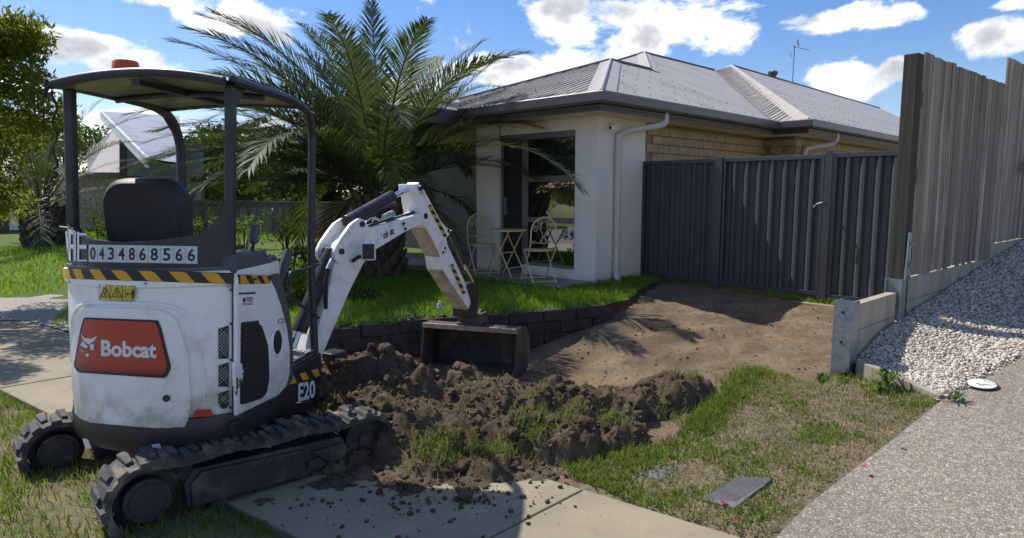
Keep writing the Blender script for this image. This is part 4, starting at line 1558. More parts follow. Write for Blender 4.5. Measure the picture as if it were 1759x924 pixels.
# alternating boundaries measured along the top and bottom of the band
topx = [112, 120, 128.5, 142, 157, 174.5, 194, 216, 240, 265, 291, 319, 345, 372, 399]
botx = [112, 128, 135.5, 149, 167, 186, 208, 231, 255, 281, 308, 335, 361, 388, 401]
tail_patch([(111, 460.5), (402, 468.5), (402, 487.5), (111, 478)], 30, .0095, M['hblack'], 'hazard_band', ex, .674, .004)
yt = lambda x: 461 + (x - 111) * 8 / 291; yb = lambda x: 477.5 + (x - 111) * 9.5 / 291
for i in range(0, 14, 2):
    poly = [(topx[i], yt(topx[i])), (topx[i + 1], yt(topx[i + 1])), (botx[i + 1], yb(botx[i + 1])), (botx[i], yb(botx[i]))]
    tail_patch(poly, 6, .0115, M['yellow'], 'hazard_stripe', ex, .674, .003)
# warning sticker
tail_patch([(173, 488), (234, 490.5), (232.5, 517), (172, 514)], 8, .006, M['stkyel'], 'warning_sticker', ex, .676, .004)
mb = MB()
def tline(a, b, w=1.0, off=.0075):
    a = Vector(a); b = Vector(b); n_ = Vector((-(b - a).y, (b - a).x)).normalized() * w / 2
    mb.add([TF(off, .676)(*(a + n_)), TF(off, .676)(*(a - n_)), TF(off, .676)(*(b - n_)), TF(off, .676)(*(b + n_))], [(0, 1, 2, 3)])
for ox_ in (183, 202.5):
    for a, b in (((0, 493), (-8, 509)), ((0, 493), (8, 510)), ((-8, 509), (8, 510))): tline((ox_ + a[0], a[1]), (ox_ + b[0], b[1]), 1.3)
    tline((ox_ - 2, 505), (ox_ + 2, 499), 1.6); tline((ox_ - 3, 506), (ox_ + 3, 507), 1.4)
for x_ in (192, 212): tline((x_, 489.5), (x_, 515.5), .7)
for a, b in (((172.5, 488.5), (233, 491)), ((172, 513.5), (232, 516.5)), ((173, 488.5), (172.4, 514)), ((233.4, 491), (232, 516.5))): tline(a, b, .8)
tline((215, 499), (218, 499), .8); tline((218, 499), (218, 509), .8); tline((215, 509), (218, 509), .8)
tline((219, 504.5), (226, 504.5), 1.0); tline((219, 504.5), (221, 502.8), .9); tline((219, 504.5), (221, 506.2), .9); tline((226, 504.5), (224, 502.8), .9); tline((226, 504.5), (224, 506.2), .9)
tline((229.5, 499), (229.5, 507), 4.2); tline((228.6, 507), (228.6, 512), 1.4); tline((230.6, 507), (230.6, 512), 1.4); tline((229.6, 496), (229.6, 498.2), 2.2)
mb.build('sticker_pictogram', M['hblack'], ex, recalc=False)
tail_patch([(113, 690), (119, 691), (120, 704), (113.5, 702)], 3, .007, M['refl'], 'reflector', ex, .679, .01)
tail_patch([(334, 704), (363, 703), (367, 714), (330, 716)], 6, .007, M['refl'], 'reflector', ex, .679, .01)
# side vents by the corner: three dark openings with lattice
for (y0, y1, cut) in ((562, 616, 0), (625, 664, 0), (673, 702, 1)):
    poly = [(375, y0 + 3), (393, y0 - 3), (393, y1 - (6 if cut else 2)), (386 if cut else 393, y1), (380 if cut else 375, y1), (375, y1 - (10 if cut else 0))]
    tail_patch(poly, 5, .003, M['dark'], 'vent_opening', ex, .679, .008)
    mb = MB(); k = y0 - 18
    while k < y1:
        for sg in (1, -1):
            xa, xb = 375.5, 392.5
            ya, yb_ = (k, k + 17) if sg > 0 else (k + 17, k)
            if min(ya, yb_) > y0 - 1 and max(ya, yb_) < y1 - (4 if cut else 0):
                mb.tube([TF(.005)(xa, ya), TF(.006)((xa + xb) / 2, (ya + yb_) / 2), TF(.005)(xb, yb_)], .0015, 4)
        k += 6.0
    if mb.v: mb.build('vent_mesh', M['grillem'], ex)
# decals low on skirt
tail_patch([(261, 763), (280, 761.5), (282, 779), (263, 779)], 3, .006, M['ltr'], 'tie_down_sticker', ex, .697, .004)
mb = MB(); tline((266, 770), (271, 776), 2.2, .0265 + .0); tline((271, 776), (277, 769), 2.2, .0265); tline((268, 766), (275, 766), 1.6, .0265)
mb.v = [rad_off(p, .004) for p in mb.v]; mb.build('sticker_pictogram', M['hblack'], ex, recalc=False)
tail_patch([(143, 753), (152, 754), (157, 770), (148, 769)], 3, .004, M['ltr'], 'tie_down_sticker', ex, .69, .004)

# right side cover
cov = [(406.5, 474), (455, 472), (466, 480), (474, 496), (484, 525), (494, 562), (499, 600), (499, 640), (493, 664), (478, 680), (406.5, 715)]
side_cover = side_patch(cov, .012, M['body'], 'side_cover', ex, .02, bevel=.012)
trimp = [(404, 437), (450, 436), (462, 442), (474, 458), (487, 490), (498, 535), (504, 580), (505, 650), (497, 665), (490, 640), (484, 525), (460, 470), (404, 470)]
side_patch(trimp, .004, M['trim'], 'console_trim', ex, .09, bevel=.008)
mb = MB(); mb.extr([up(-.50, -.30, 1.18), up(-.20, -.30, 1.18), up(-.20, -.49, 1.18), up(-.50, -.49, 1.18)], (0, 0, .085)); mb.build('arm_rest_console', M['trim'], ex, bevel=.02)
side_patch([(410, 471.5), (465, 474), (464, 487), (411, 488)], .0145, M['hblack'], 'hazard_band', ex, .004)
for a, b, c_, d_ in ((413, 421, 429, 413.5), (431, 440.5, 449, 438), (449, 458, 464, 457)):
    side_patch([(a, 472), (b, 472.5), (c_, 487), (d_, 487.6)], .016, M['yellow'], 'hazard_stripe', ex, .003)
# door grille
gpoly = rounded([(414, 553), (441, 551.5), (450, 560), (461, 594), (463, 650), (458, 676), (449, 685), (412.5, 696)], 5, 3)
side_patch(gpoly, .0135, M['dark'], 'grille_opening', ex, .02)
gc = scan_cols([(y, x) for x, y in gpoly], 60)
k = 0
for (yy, xa, xb) in gc[2:-2:4]:
    pa, pb = sidept(xa + 2.5, yy + 2 + (xa - 413) * -.06, .0137), sidept(xb - 2.5, yy - (xb - xa) * .06, .0137)
    if (pb - pa).length > .02:
        MB().extr([pa, pb, pb + Z * .014 + URt * .001, pa + Z * .014 + URt * .001], URt * .004).build('grille_slat', M['black'], ex)
side_patch([(404, 622), (416, 624), (420, 640), (416, 658), (405, 664)], .017, M['body'], 'cover_latch', ex, .02, bevel=.004)
# fuel cap recess
cc = sidept(476, 588, .012)
rim = MB(); rim.tube([cc + UF * (.062 * math.cos(t)) + Z * (.078 * math.sin(t)) for t in np.linspace(0, 2 * math.pi, 25)[:-1]], .009, 8, closed=True); rim.build('cap_rim', M['body'], ex, smooth=60)
MB().extr([cc + URt * .003 + UF * (.055 * math.cos(t)) + Z * (.07 * math.sin(t)) for t in np.linspace(0, 2 * math.pi, 25)[:-1]], UL * .01).build('cap', M['hblack'], ex)
MB().box(cc + URt * .008, (.08, .012, .018), (UF, URt, Z)).build('cap_grip', M['black'], ex, bevel=.004)
side_patch([(478, 548), (488, 547), (488.5, 554), (478.5, 555.5)], .014, M['hblack'], 'small_decal', ex, .003)
side_patch([(479.2, 549), (487, 548.2), (487.4, 553), (479.7, 554.2)], .0155, M['body'], 'small_decal', ex, .002)
# faded dealer sticker: print too worn to read
side_patch([(410.5, 503), (439, 501.6), (439, 504.6), (410.5, 506)], .0142, M['hblack'], 'sticker_bar', ex, .003)
side_patch([(416, 509), (437, 508), (437, 524), (416, 525)], .0140, M['ltr'], 'dealer_sticker', ex, .003)
side_patch([(417.5, 513), (421.5, 511), (422, 518.6), (418, 519)], .0152, M['hblack'], 'sticker_mark', ex, .002)
side_patch([(423.5, 510.5), (433.5, 509.8), (433.5, 515.4), (423.5, 516)], .0152, mat('faded_pink', (.45, .2, .24)), 'sticker_mark', ex, .002)
side_patch([(425, 517), (434, 516.3), (434, 517.8), (425, 518.5)], .0152, M['hblack'], 'sticker_mark', ex, .002)
for x_ in (419, 423.5, 428, 432): side_patch([(x_ - 1.6, 521.2), (x_ + 1.6, 521), (x_ + 1.6, 523), (x_ - 1.6, 523.2)], .0152, M['hblack'], 'sticker_mark', ex, .002)
for pl_ in ([(399, 650), (402, 648), (402.5, 668), (400, 670)], [(398, 672), (401, 671), (401, 678), (398.5, 679)], [(404, 652), (408, 650), (409, 660), (405, 664)], [(420, 477), (438, 478), (432, 482), (424, 483)], [(455, 473), (460, 474), (461, 479), (457, 478)]):
    side_patch([(x + 7, y) for x, y in pl_], .0185 if pl_[0][1] > 600 else .0165, M['scuff'], 'paint_chip', ex, .002)
# base side: stripes and number
for pl_ in ([(498.5, 660), (499.5, 645), (504, 643.5), (510, 657.5)], [(515, 642), (525, 639), (530.5, 651), (521, 653.5)], [(535, 636), (545.5, 633), (550, 645), (542, 648)]):
    side_patch(pl_, .003, M['yellow'], 'hazard_stripe', ex, .003)
text_patch('E20', [(513, 658), (541.5, 652), (541.5, 683), (512, 690.5)], lambda x, y: sidept(x, y, .004), M['ltr'], 'model_lettering', ex)

# rear panel with number tiles
rp = .655
ctop = lambda y: 1.352 + .06 * (y / .45) ** 2 + (.17 * max(0, (-y - .34) / .12) ** 2) + (.02 * max(0, (y - .3) / .15))
ys_ = np.linspace(.455, -.455, 40)
mb = MB(); v = []
for off in (0, .012):
    for y in ys_:
        r_ = rp - off; x = -math.sqrt(r_ * r_ - y * y)
        for z in (1.20, ctop(y)): v.append(up(x, y, z))
n = len(ys_); f = []
for i in range(n - 1):
    a = i * 2; b = 2 * n + i * 2
    f += [(a, a + 1, a + 3, a + 2), (b, b + 2, b + 3, b + 1), (a + 1, b + 1, b + 3, a + 3), (a, a + 2, b + 2, b)]
f += [(0, 2 * n, 2 * n + 1, 1), (2 * n - 2, 2 * n - 1, 4 * n - 1, 4 * n - 2)]
mb.add(v, f).build('rear_panel', M['tube'], ex, smooth=40)
mb = MB().loft([ring(.668, -.02, .478, 1.196), ring(.672, -.02, .482, 1.206), ring(.668, -.02, .478, 1.222), ring(.63, -.02, .45, 1.226)]); mb.build('cover_seal', M['trim'], ex, smooth=40)
TP = TF(.0045, rp)
digits = '0434868566'
xb = [153, 168.5, 183, 200.5, 218.5, 236, 255, 276, 297.5, 318, 339.5]
ytp = lambda x: 420 + (x - 153) * 3 / 187; ybt = lambda x: 449.5 + (x - 153) * 3.5 / 187
for i, ch in enumerate(digits):
    a, b = xb[i], xb[i + 1]
    tile = tail_patch([(a + .3, ytp(a)), (b - .3, ytp(b)), (b - .3, ybt(b)), (a + .3, ybt(a))], 4, .003, M['plate'], 'number_tile', ex, rp, .004)
    w = (b - a) * .30; m_ = (a + b) / 2
    text_patch(ch, [(m_ - w, ytp(m_) + 4), (m_ + w, ytp(m_) + 4), (m_ + w, ybt(m_) - 4), (m_ - w, ybt(m_) - 4)], TP, M['hblack'], 'digit', tile)
def letter_bars(bars, name):
    mb = MB()
    for (x0, y0, x1, y1) in bars:
        mb.add([TP(x0, y0), TP(x1, y0), TP(x1, y1), TP(x0, y1)], [(0, 1, 2, 3)])
    mb.build(name, M['ltr'], ex, recalc=False)
hx = lambda x: 100 + x / 10.87
hy = lambda y: 385 + y / 10.87
letter_bars([(hx(142), hy(78), hx(172), hy(684)), (hx(122), hy(372), hx(142), hy(425)), (hx(115), hy(110), hx(124), hy(700))], 'letter')
letter_bars([(hx(186), hy(82), hx(212), hy(684))], 'letter')
letter_bars([(hx(220), hy(92), hx(252), hy(684)), (hx(252), hy(110), hx(305), hy(188)), (hx(305), hy(122), hx(345), hy(690)), (hx(252), hy(376), hx(305), hy(460))], 'letter')
letter_bars([(hx(368), hy(142), hx(410), hy(692)), (hx(410), hy(165), hx(545), hy(205)), (hx(410), hy(382), hx(545), hy(462)), (hx(410), hy(662), hx(552), hy(692))], 'letter')

# canopy: four posts, roof, beacon
def post(pts, r=.026, n=4):
    return MB().tube(curve_pts(pts, n), r, 10).build('canopy_post', M['tube'], ex, smooth=60)


CZ = 2.125
for (X, Y) in ((-.45, .447), (-.45, -.437)):
    MB().extr([up(X - .025, Y - .024, 1.2), up(X + .025, Y - .024, 1.2), up(X + .025, Y + .024, 1.2), up(X - .025, Y + .024, 1.2)], up(X, Y, CZ) - up(X, Y, 1.2)).build('canopy_post', M['tube'], ex, bevel=.012)
post([up(.50, -.455, .50), up(.50, -.455, 1.2), up(.50, -.455, 1.86), up(.485, -.455, 1.98), up(.43, -.455, 2.07), up(.33, -.455, 2.115), up(.1, -.455, 2.14), up(-.46, -.455, 2.145)])
post([up(.50, .455, .52), up(.50, .455, 1.2), up(.50, .455, 1.78), up(.48, .455, 1.92), up(.41, .455, 2.04), up(.3, .455, 2.10), up(.1, .455, 2.13), up(-.46, .455, 2.145)], .03)
MB().extr([up(-.44, -.447, 2.12), up(-.33, -.447, 2.12), up(-.44, -.447, 1.98)], UL * .012).build('gusset', M['tube'], ex)
MB().extr([up(.38, .45, 2.08), up(.28, .45, 2.10), up(.46, .45, 1.93)], UL * .012).build('gusset', M['tube'], ex)
# cambered roof panel
def camber(y): return .052 * (1 - (y / .47) ** 2)
ysr = np.linspace(-.47, .47, 13)
rear = [(up(-.54, y, CZ - .012 + camber(y)), up(.36, y, CZ - .01 + camber(y) * .45)) for y in ysr]
mb = MB(); v = []
for off in (0, .018):
    for a, b in rear: v += [a + Z * off, a.lerp(b, .5) + Z * (off + .006), b + Z * off]
n = len(rear); f = []
for s in (0, 1):
    o_ = s * n * 3
    for i in range(n - 1):
        for k in range(2): f.append((o_ + i * 3 + k, o_ + i * 3 + k + 1, o_ + (i + 1) * 3 + k + 1, o_ + (i + 1) * 3 + k))
mb.add(v, f); canopy = mb.build('canopy_roof', M['canopyunder'], ex, recalc=False, smooth=40)
top = MB(); top.add([p + Z * .004 for p in v[n * 3:]], f[:len(f) // 2]); top.build('roof_skin', mat('canopy_roof_top', (.08, .08, .085), None, 5, .35), canopy, recalc=False, smooth=40)
MB().tube([up(-.55, y, CZ + .002 + camber(y)) for y in np.linspace(-.46, .46, 17)], .024, 10).build('roof_bow', M['tube'], canopy, smooth=60)
MB().tube([up(.36, y, CZ - .004 + camber(y) * .45) for y in np.linspace(-.45, .45, 9)], .022, 8).build('roof_bow', M['tube'], canopy, smooth=60)
for X in (-.12,): MB().tube([up(X, y, CZ - .02 + camber(y) * .6) for y in np.linspace(-.44, .44, 9)], .017, 8).build('roof_bow', M['tube'], canopy, smooth=60)
MB().box(up(-.1, .02, CZ + .012), (.86, .045, .03), (UF, UL, Z)).build('roof_rib', M['tube'], canopy)
bcn = tailpt(204, 124, .40); bb = up(-.40, .165, CZ + .058)
be = MB(); be.cyl(bb - Z * .01, bb + Z * .022, .074, .066, n=20); be.build('beacon_base', M['black'], ex, bevel=.004)
be = MB().loft([[bb + Vector((math.cos(t) * r_, math.sin(t) * r_, z_)) for t in np.linspace(0, 2 * math.pi, 25)[:-1]] for r_, z_ in ((.066, .02), (.066, .028), (.061, .075), (.055, .082), (.03, .085))])
be.build('beacon_lens', M['beacon'], ex, smooth=40)
# coiled cable down the left rear post
cab = []
for k in range(200):
    a = k / 199; z_ = 2.11 - a * .70
    loose = .018 + .028 * max(0, (a - .62) / .38)
    px_ = up(-.50, .49 + .035 * max(0, math.sin((a - .62) * 3.1 / .38)) * (a > .62) * 1.6, z_)
    t_ = a * 2 * math.pi * (5 + 16 * max(0, a - .55))
    cab.append(px_ + UL * (loose * .5 * math.cos(t_)) + UF * (-loose * .6 * math.sin(t_)))
MB().tube(cab, .006, 5).build('coiled_cable', M['hose'], ex, smooth=60)
MB().tube(curve_pts([up(-.5, .49, 1.41), up(-.5, .40, 1.40), up(-.47, .37, 1.39)], 5), .012, 8).build('cable_plug', M['hose'], ex, smooth=60)
MB().tube(curve_pts([up(-.56, .46, CZ + .01), up(-.58, .48, CZ - .06), up(-.54, .50, CZ - .02), up(-.57, .47, CZ + .03)], 5), .009, 6).build('cable_plug', M['hose'], ex, smooth=60)

# seat
def rbox_ring(cx, cy, w, h, r, n=5):
    pts = []
    for (sx, sy, a0) in ((1, 1, 0), (-1, 1, 90), (-1, -1, 180), (1, -1, 270)):
        for k in range(n + 1):
            t = R(a0 + 90 * k / n); pts.append((cx + sx * (w / 2 - r) + r * math.cos(t), cy + sy * (h / 2 - r) + r * math.sin(t)))
    return pts


mb = MB(); rings = []
for x, s in ((-.135, .78), (-.15, .9), (-.125, .98), (-.08, 1.0), (-.04, .98), (-.02, .9), (-.015, .8)):
    rings.append([up(x - .20 - (z - 1.1) * .10, y + .10, z) for y, z in rbox_ring(0, 1.37, .46 * s, .60 * s, .13 * s)])
sb = mb.loft(rings).build('seat_back', M['vinyl'], ex, smooth=60)
mb = MB(); rings = []
for z, s in ((1.0, .9), (1.02, .98), (1.08, 1.0), (1.12, .96), (1.13, .85)):
    rings.append([up(x - .08, y + .10, z) for x, y in rbox_ring(.10, 0, .46 * s, .46 * s, .1)])
mb.loft(rings).build('seat_cushion', M['vinyl'], ex, smooth=60)
# shoulder of the backrest seen from the side
# consoles and levers
def lever(p0, p1, p2, rb=.035):
    mb = MB(); mb.loft([[p0 + Vector((math.cos(t) * r_, math.sin(t) * r_, z_)) for t in np.linspace(0, 2 * math.pi, 13)[:-1]] for r_, z_ in ((.06, 0), (.055, .02), (.035, .045), (.02, .06))])
    mb.cyl(p0 + Z * .05, p1, .010, n=8)
    mb.build('lever_boot', M['hose'], ex, smooth=60)
    g_ = MB(); d = (p2 - p1); a_ = d.orthogonal().normalized(); b_ = d.normalized().cross(a_)
    g_.loft([[p1 + d * k + a_ * (r_ * math.cos(t)) + b_ * (r_ * math.sin(t)) for t in np.linspace(0, 2 * math.pi, 11)[:-1]] for k, r_ in ((0, .018), (.1, .024), (.5, .026), (.8, .022), (1.0, .030), (1.06, .02))])
    g_.build('lever_grip', M['trim'], ex, smooth=60)


lever(up(-.08, -.36, 1.20), up(-.06, -.36, 1.30), up(-.04, -.365, 1.40))
mb = MB(); mb.extr([up(-.34, -.30, 1.26), up(-.06, -.30, 1.26), up(-.02, -.30, 1.20), up(-.34, -.30, 1.18)], URt * .14); mb.build('console_top', M['trim'], ex, bevel=.015)
mb = MB(); mb.box(up(-.33, -.37, 1.30), (.14, .1, .022), (UF, UL, Z)); mb.box(up(-.33, -.37, 1.275), (.05, .05, .04), (UF, UL, Z)); mb.build('wrist_rest', M['vinyl'], ex, bevel=.008)
lever(up(.0, .42, 1.17), up(.02, .42, 1.27), up(.04, .42, 1.36))
for k, (y_, z_) in enumerate(((-.18, .98), (-.08, .98))):
    mb = MB(); mb.tube(curve_pts([up(.42, y_, .53), up(.40, y_, .8), up(.36, y_, z_), up(.40, y_, z_ + .12)], 4), .012, 8); mb.build('travel_lever', M['trim'], ex, smooth=60)
MB().tube([up(.36, -.30, 1.02), up(.40, -.315, 1.12), up(.44, -.33, 1.21)], [.02, .032, .028], 10).build('travel_lever', M['trim'], ex, smooth=60)
# grab rail
pa = onplane(548, 458, up(.50, -.48, 0), URt)
gr_pts = [onplane(x, y, up(.5, -.47, 0), URt) for x, y in ((547, 454), (522, 463), (504, 466), (498, 474), (497, 500), (499, 512), (510, 520), (530, 534), (547, 546))]
MB().tube(curve_pts(gr_pts, 4), .0115, 8).build('grab_rail', M['tube'], ex, smooth=60)
mb = MB(); mb.extr([up(.50, -.2, .5), up(.54, -.2, .5), up(.54, -.2, 1.0), up(.50, -.2, 1.05)], UL * .4); mb.build('front_panel', M['black'], ex, bevel=.01)
mb = MB(); mb.extr([up(.10, -.47, .53), up(.53, -.47, .53), up(.53, -.47, .55), up(.10, -.47, .55)], UL * .02); mb.build('floor_lip', M['black'], ex)

# --- boom and arm ---
BH = R(60.0)
BF = Vector((math.cos(BH), math.sin(BH), 0)); BLf = Vector((-BF.y, BF.x, 0))
F0 = Vector((-1.33, 4.78, 0))


def bplane(px, py, w): return onplane(px, py, F0 + BLf * w, BLf)


def bpoly(poly, w0, w1): return [bplane(x, y, w0) for x, y in poly], BLf * (w1 - w0)


mb = MB(); mb.box(up(.62, -.04, .34), (.20, .24, .14), (UF, UL, Z)); mb.cyl(up(.72, -.1, .22), up(.72, -.1, .52), .09, n=18)
mb.build('swing_bracket', M['black'], ex, bevel=.015)
mb = MB(); f2 = F0 + BF * .02
mb.extr([f2 - BLf * .07 + Z * .25, f2 - BLf * .07 + BF * .08 + Z * .27, f2 - BLf * .07 + BF * .06 + Z * .42, f2 - BLf * .07 - BF * .1 + Z * .42], BLf * .14)
mb.build('swing_post', M['black'], ex, bevel=.015)
boom_poly = [(736, 362), (747, 366), (748, 378), (738, 382), (714, 390), (696, 399), (648, 428), (634, 440), (624, 455), (603, 497), (580, 550), (554, 612), (540, 648), (523, 640), (548, 560), (563, 512), (572, 470), (577, 440), (586, 420), (603, 402), (620, 395), (636, 391), (668, 383), (700, 373)]
WB = .075
pts, vec = bpoly(boom_poly, -WB, WB)
boom = MB().extr(pts, vec).build('boom', M['boomw'], ex, bevel=.012)
lug = rounded([(619, 374), (627, 380), (634, 390), (640, 392), (610, 408), (596, 424), (588, 446), (582, 452), (575, 445), (574, 432), (580, 418), (592, 400), (604, 384)], 4, 3)
for w0, w1 in ((-WB - .022, -WB + .004), (WB - .004, WB + .022)):
    # both plates share the near plate's outline, moved across the boom
    pts = [bplane(x, y, -WB - .022) + BLf * (w0 + WB + .022) for x, y in lug]
    MB().extr(pts, BLf * (w1 - w0)).build('boom_lug', M['boomw'], ex, bevel=.008)
def pin(px, py, r, name='pin', wo=.10):
    c_ = bplane(px, py, -wo); MB().cyl(c_, c_ + BLf * (2 * wo), r, n=14).build(name, M['hblack'], ex)
pin(624, 385, .022, wo=.112); pin(588.5, 432, .022, wo=.112); pin(732, 371, .026, wo=.098)
# arm cylinder
def bmid(px, py): return bplane(px, py, 0)
c0, c1_, c2 = bmid(596, 381), bmid(674, 337), bmid(712, 320)
MB().cyl(c0, c1_, .050, n=18).build('arm_cylinder', M['black'], ex, bevel=.006)
MB().cyl(c1_ - (c1_ - c0).normalized() * .02, c2, .024, n=14).build('cylinder_rod', M['chrome'], ex)
MB().cyl(c2 - BLf * .06, c2 + BLf * .06, .035, n=14).build('rod_eye', M['black'], ex)
MB().tube(curve_pts([bplane(640, 383, 0), bplane(650, 368, 0), bplane(662, 357, 0), bplane(674, 352, 0), bplane(681, 349, 0)], 4), .010, 8).build('hose', M['hose'], ex, smooth=60)
MB().tube(curve_pts([bplane(628, 380, -.03), bplane(640, 374, -.03), bplane(655, 378, -.03), bplane(672, 371, -.03)], 4), .010, 8).build('hose', M['chrome'], ex, smooth=60)
mb = MB(); vb0, vb1 = bplane(660, 374, 0), bplane(675, 367, 0); mb.cyl(vb0, vb1, .03, n=10); mb.cyl(vb0.lerp(vb1, .3), vb0.lerp(vb1, .3) - Z * .09, .02, n=8); mb.build('hose_clamp', M['galv'], ex)
mb = MB(); vb0, vb1 = bplane(694, 371, 0), bplane(704, 366, 0); mb.cyl(vb0, vb1, .022, n=8); mb.build('hose_clamp', M['boomw'], ex)
# lift cylinder in front of the boom
d0, d1, d2 = bplane(513, 570, .02), bplane(570, 430, .0), bplane(505, 600, .03)
off_l = BLf * .02
MB().cyl(d0, d1, .055, n=18).build('lift_cylinder', M['black'], ex, bevel=.006)
MB().cyl(d0 + (d0 - d1).normalized() * .12, d0, .026, n=14).build('cylinder_rod', M['chrome'], ex)
MB().tube(curve_pts([bplane(571, 445, -.09), bplane(566, 455, -.1), bplane(563, 466, -.1), bplane(560, 490, -.09), bplane(560, 530, -.08)], 4), .014, 8).build('hose', M['hose'], ex, smooth=60)
MB().tube([bplane(571, 446, -.095), bplane(563, 463, -.1)], .02, 8).build('hose_fitting', M['galv'], ex, smooth=60)
# work light box on the boom side
lp = rounded([(620, 417), (645, 412), (650, 443), (624, 450)], 3, 2)
lc = bplane(634, 432, -WB - .07)
wl_ = MB(); bxx = [bplane(x, y, -WB - .02) for x, y in ((619, 416), (637, 414), (640, 449), (622, 449))]
lf = (BF * -.75 + BLf * -.65).normalized()
ux = Vector((lf.y, -lf.x, 0)); 
def lbox(c, w, h, d): return MB().box(c, (w, d, h), (ux, lf, Z))
lcen = bplane(633, 431, -WB - .10)
o = lbox(lcen, .105, .135, .09).build('work_light', M['boomw'], ex, bevel=.012)
lbox(lcen + lf * .046, .085, .112, .006).build('light_lens', M['hblack'], o)
mb = MB(); mb.tube([bplane(605, 449, -WB - .01), bplane(616, 441, -WB - .05), lcen - Z * .04], .014, 8); mb.build('light_bracket', M['hose'], ex)
# worn lettering on the boom
def bq(x0, y0, x1, y1, x2, y2, x3, y3): return [(x0, y0), (x1, y1), (x2, y2), (x3, y3)]
BS = lambda x, y: bplane(x, y, -WB - .002)
lx = lambda x: 640 + x / 18.48
ly = lambda y: 370 + y / 18.48
for ch, (x0, x1, yt0, yt1, yb0, yb1) in {'o': (345, 415, 575, 545, 748, 725), 'b': (425, 500, 500, 470, 715, 690), 'a': (555, 640, 470, 430, 640, 615), 't': (632, 690, 415, 395, 615, 590)}.items():
    text_patch(ch, [(lx(x0), ly(yt0)), (lx(x1), ly(yt1)), (lx(x1), ly(yb1)), (lx(x0), ly(yb0))], BS, M['hblack'], 'worn_letter', ex)
for pl_ in ([(258, 600), (275, 592), (295, 655), (270, 665)], [(165, 760), (190, 738), (196, 755), (175, 785)], [(500, 530), (515, 522), (518, 570), (505, 575)]):
    mesh_obj('worn_letter', [BS(lx(x), ly(y)) for x, y in pl_], [(0, 1, 2, 3)], M['hblack'], ex, recalc=False)
for (x_, y_) in ((692.5, 384), (695.5, 393)):
    c_ = bplane(x_, y_, -WB - .004); MB().cyl(c_, c_ - BLf * .012, .012, n=8).build('bolt', M['black'], ex)

# arm
WA_ = .062
arm_poly = [(713, 316), (722, 317), (729, 326), (743, 352), (757, 379), (768, 391), (773, 394), (772, 404), (767, 408), (769, 420), (785, 454), (800, 486), (808, 514), (811, 534), (805, 530), (783, 498), (761, 463), (757, 440), (744, 413), (730, 388), (721, 362), (718, 340), (714, 328)]
pts, vec = bpoly(arm_poly, -WA_ - .03, WA_ + .03)
arm = MB().extr(pts, vec).build('arm', M['boomw'], ex, bevel=.008)
# inner dirty underside strip
mud = [(733, 391), (746, 416), (759, 442), (763, 465), (785, 500), (806, 531)]
mp_ = [bplane(*a, -WA_ - .03) for a in mud]
ns_ = []
for k in range(len(mp_)):
    d_ = mp_[min(k + 1, len(mp_) - 1)] - mp_[max(k - 1, 0)]
    n_ = BLf.cross(d_).normalized(); ns_.append(n_ if n_.dot(BF) < 0 else -n_)
mb = MB(); v = []
for p_, n_ in zip(mp_, ns_): v += [p_ + BLf * .010 + n_ * .010, p_ + BLf * (2 * WA_ + .05) + n_ * .010]
mb.add(v, [(2 * k, 2 * k + 1, 2 * k + 3, 2 * k + 2) for k in range(len(mp_) - 1)])
mb.build('arm_underside', M['armdirt'], ex, recalc=False)
# hoses along the top of the boom
for w_ in (-.03, .02, .05):
    MB().tube(curve_pts([bplane(576, 470, w_), bplane(590, 415, w_), bplane(612, 395, w_), bplane(650, 383, w_), bplane(690, 371, w_), bplane(716, 362, w_), bplane(733, 350, w_), bplane(752, 372, w_), bplane(768, 392, w_)], 4), .009, 6).build('hose', M['hose'], ex, smooth=60)
pin(724, 323, .024, wo=.108)
AS = lambda x, y: bplane(x, y, -WA_ - .0315)
def arm_stripe(a0, a1, wdt, nst):
    a0 = Vector(a0); a1 = Vector(a1); d = (a1 - a0); n_ = Vector((d.y, -d.x)).normalized() * -wdt
    mb = MB(); mb.extr([AS(*a0), AS(*a1), AS(*(a1 + n_)), AS(*(a0 + n_))], -BLf * .0015); base = mb.build('hazard_band', M['hblack'], ex)
    for k in range(nst):
        t0 = (k + .05) / nst; t1 = (k + .55) / nst; sh = .28 / nst
        q_ = [a0 + d * max(0, t0 + sh), a0 + d * min(1, t1 + sh), a0 + d * min(1, t1) + n_, a0 + d * t0 + n_]
        MB().extr([AS(*q) - BLf * .0016 for q in q_], -BLf * .0012).build('hazard_stripe', M['yellow'], base)
arm_stripe((740, 351), (768, 405), 6, 4)
arm_stripe((778, 453), (800, 503), 6, 4)
for (x_, y_) in ((764, 426), (761, 433)):
    c_ = bplane(x_, y_, -WA_ - .032); MB().cyl(c_, c_ - BLf * .01, .010, n=8).build('bolt', M['black'], ex)
mesh_obj('warning_sticker', [AS(x, y) for x, y in ((724, 327), (729, 333), (720, 333.5))], [(0, 1, 2)], M['stkyel'], ex, recalc=False)
# bucket cylinder
k0, k1, k2 = bmid(771, 398), bmid(796, 452), bmid(812, 484)
MB().cyl(k0, k1, .034, n=14).build('bucket_cylinder', M['black'], ex, bevel=.005)
MB().cyl(k1, k2, .017, n=12).build('cylinder_rod', M['chrome'], ex)
for sg in (-1, 1): MB().tube([bplane(774, 396, sg * .04), bplane(787, 425, sg * .045), bplane(802, 455, sg * .04)], .009, 6).build('hose', M['hose'], ex)
mb = MB(); c_ = bplane(771, 396, -.095); mb.cyl(c_, c_ + BLf * .19, .02, n=12); mb.build('pin', M['hblack'], ex)
lk = rounded([(800, 490), (812, 483), (821, 490), (823, 515), (820, 545), (808, 548), (806, 530), (812, 515)], 4, 3)
pts, vec = bpoly(lk, -.10, .10); MB().extr(pts, vec).build('bucket_link', M['black'], ex, bevel=.01)
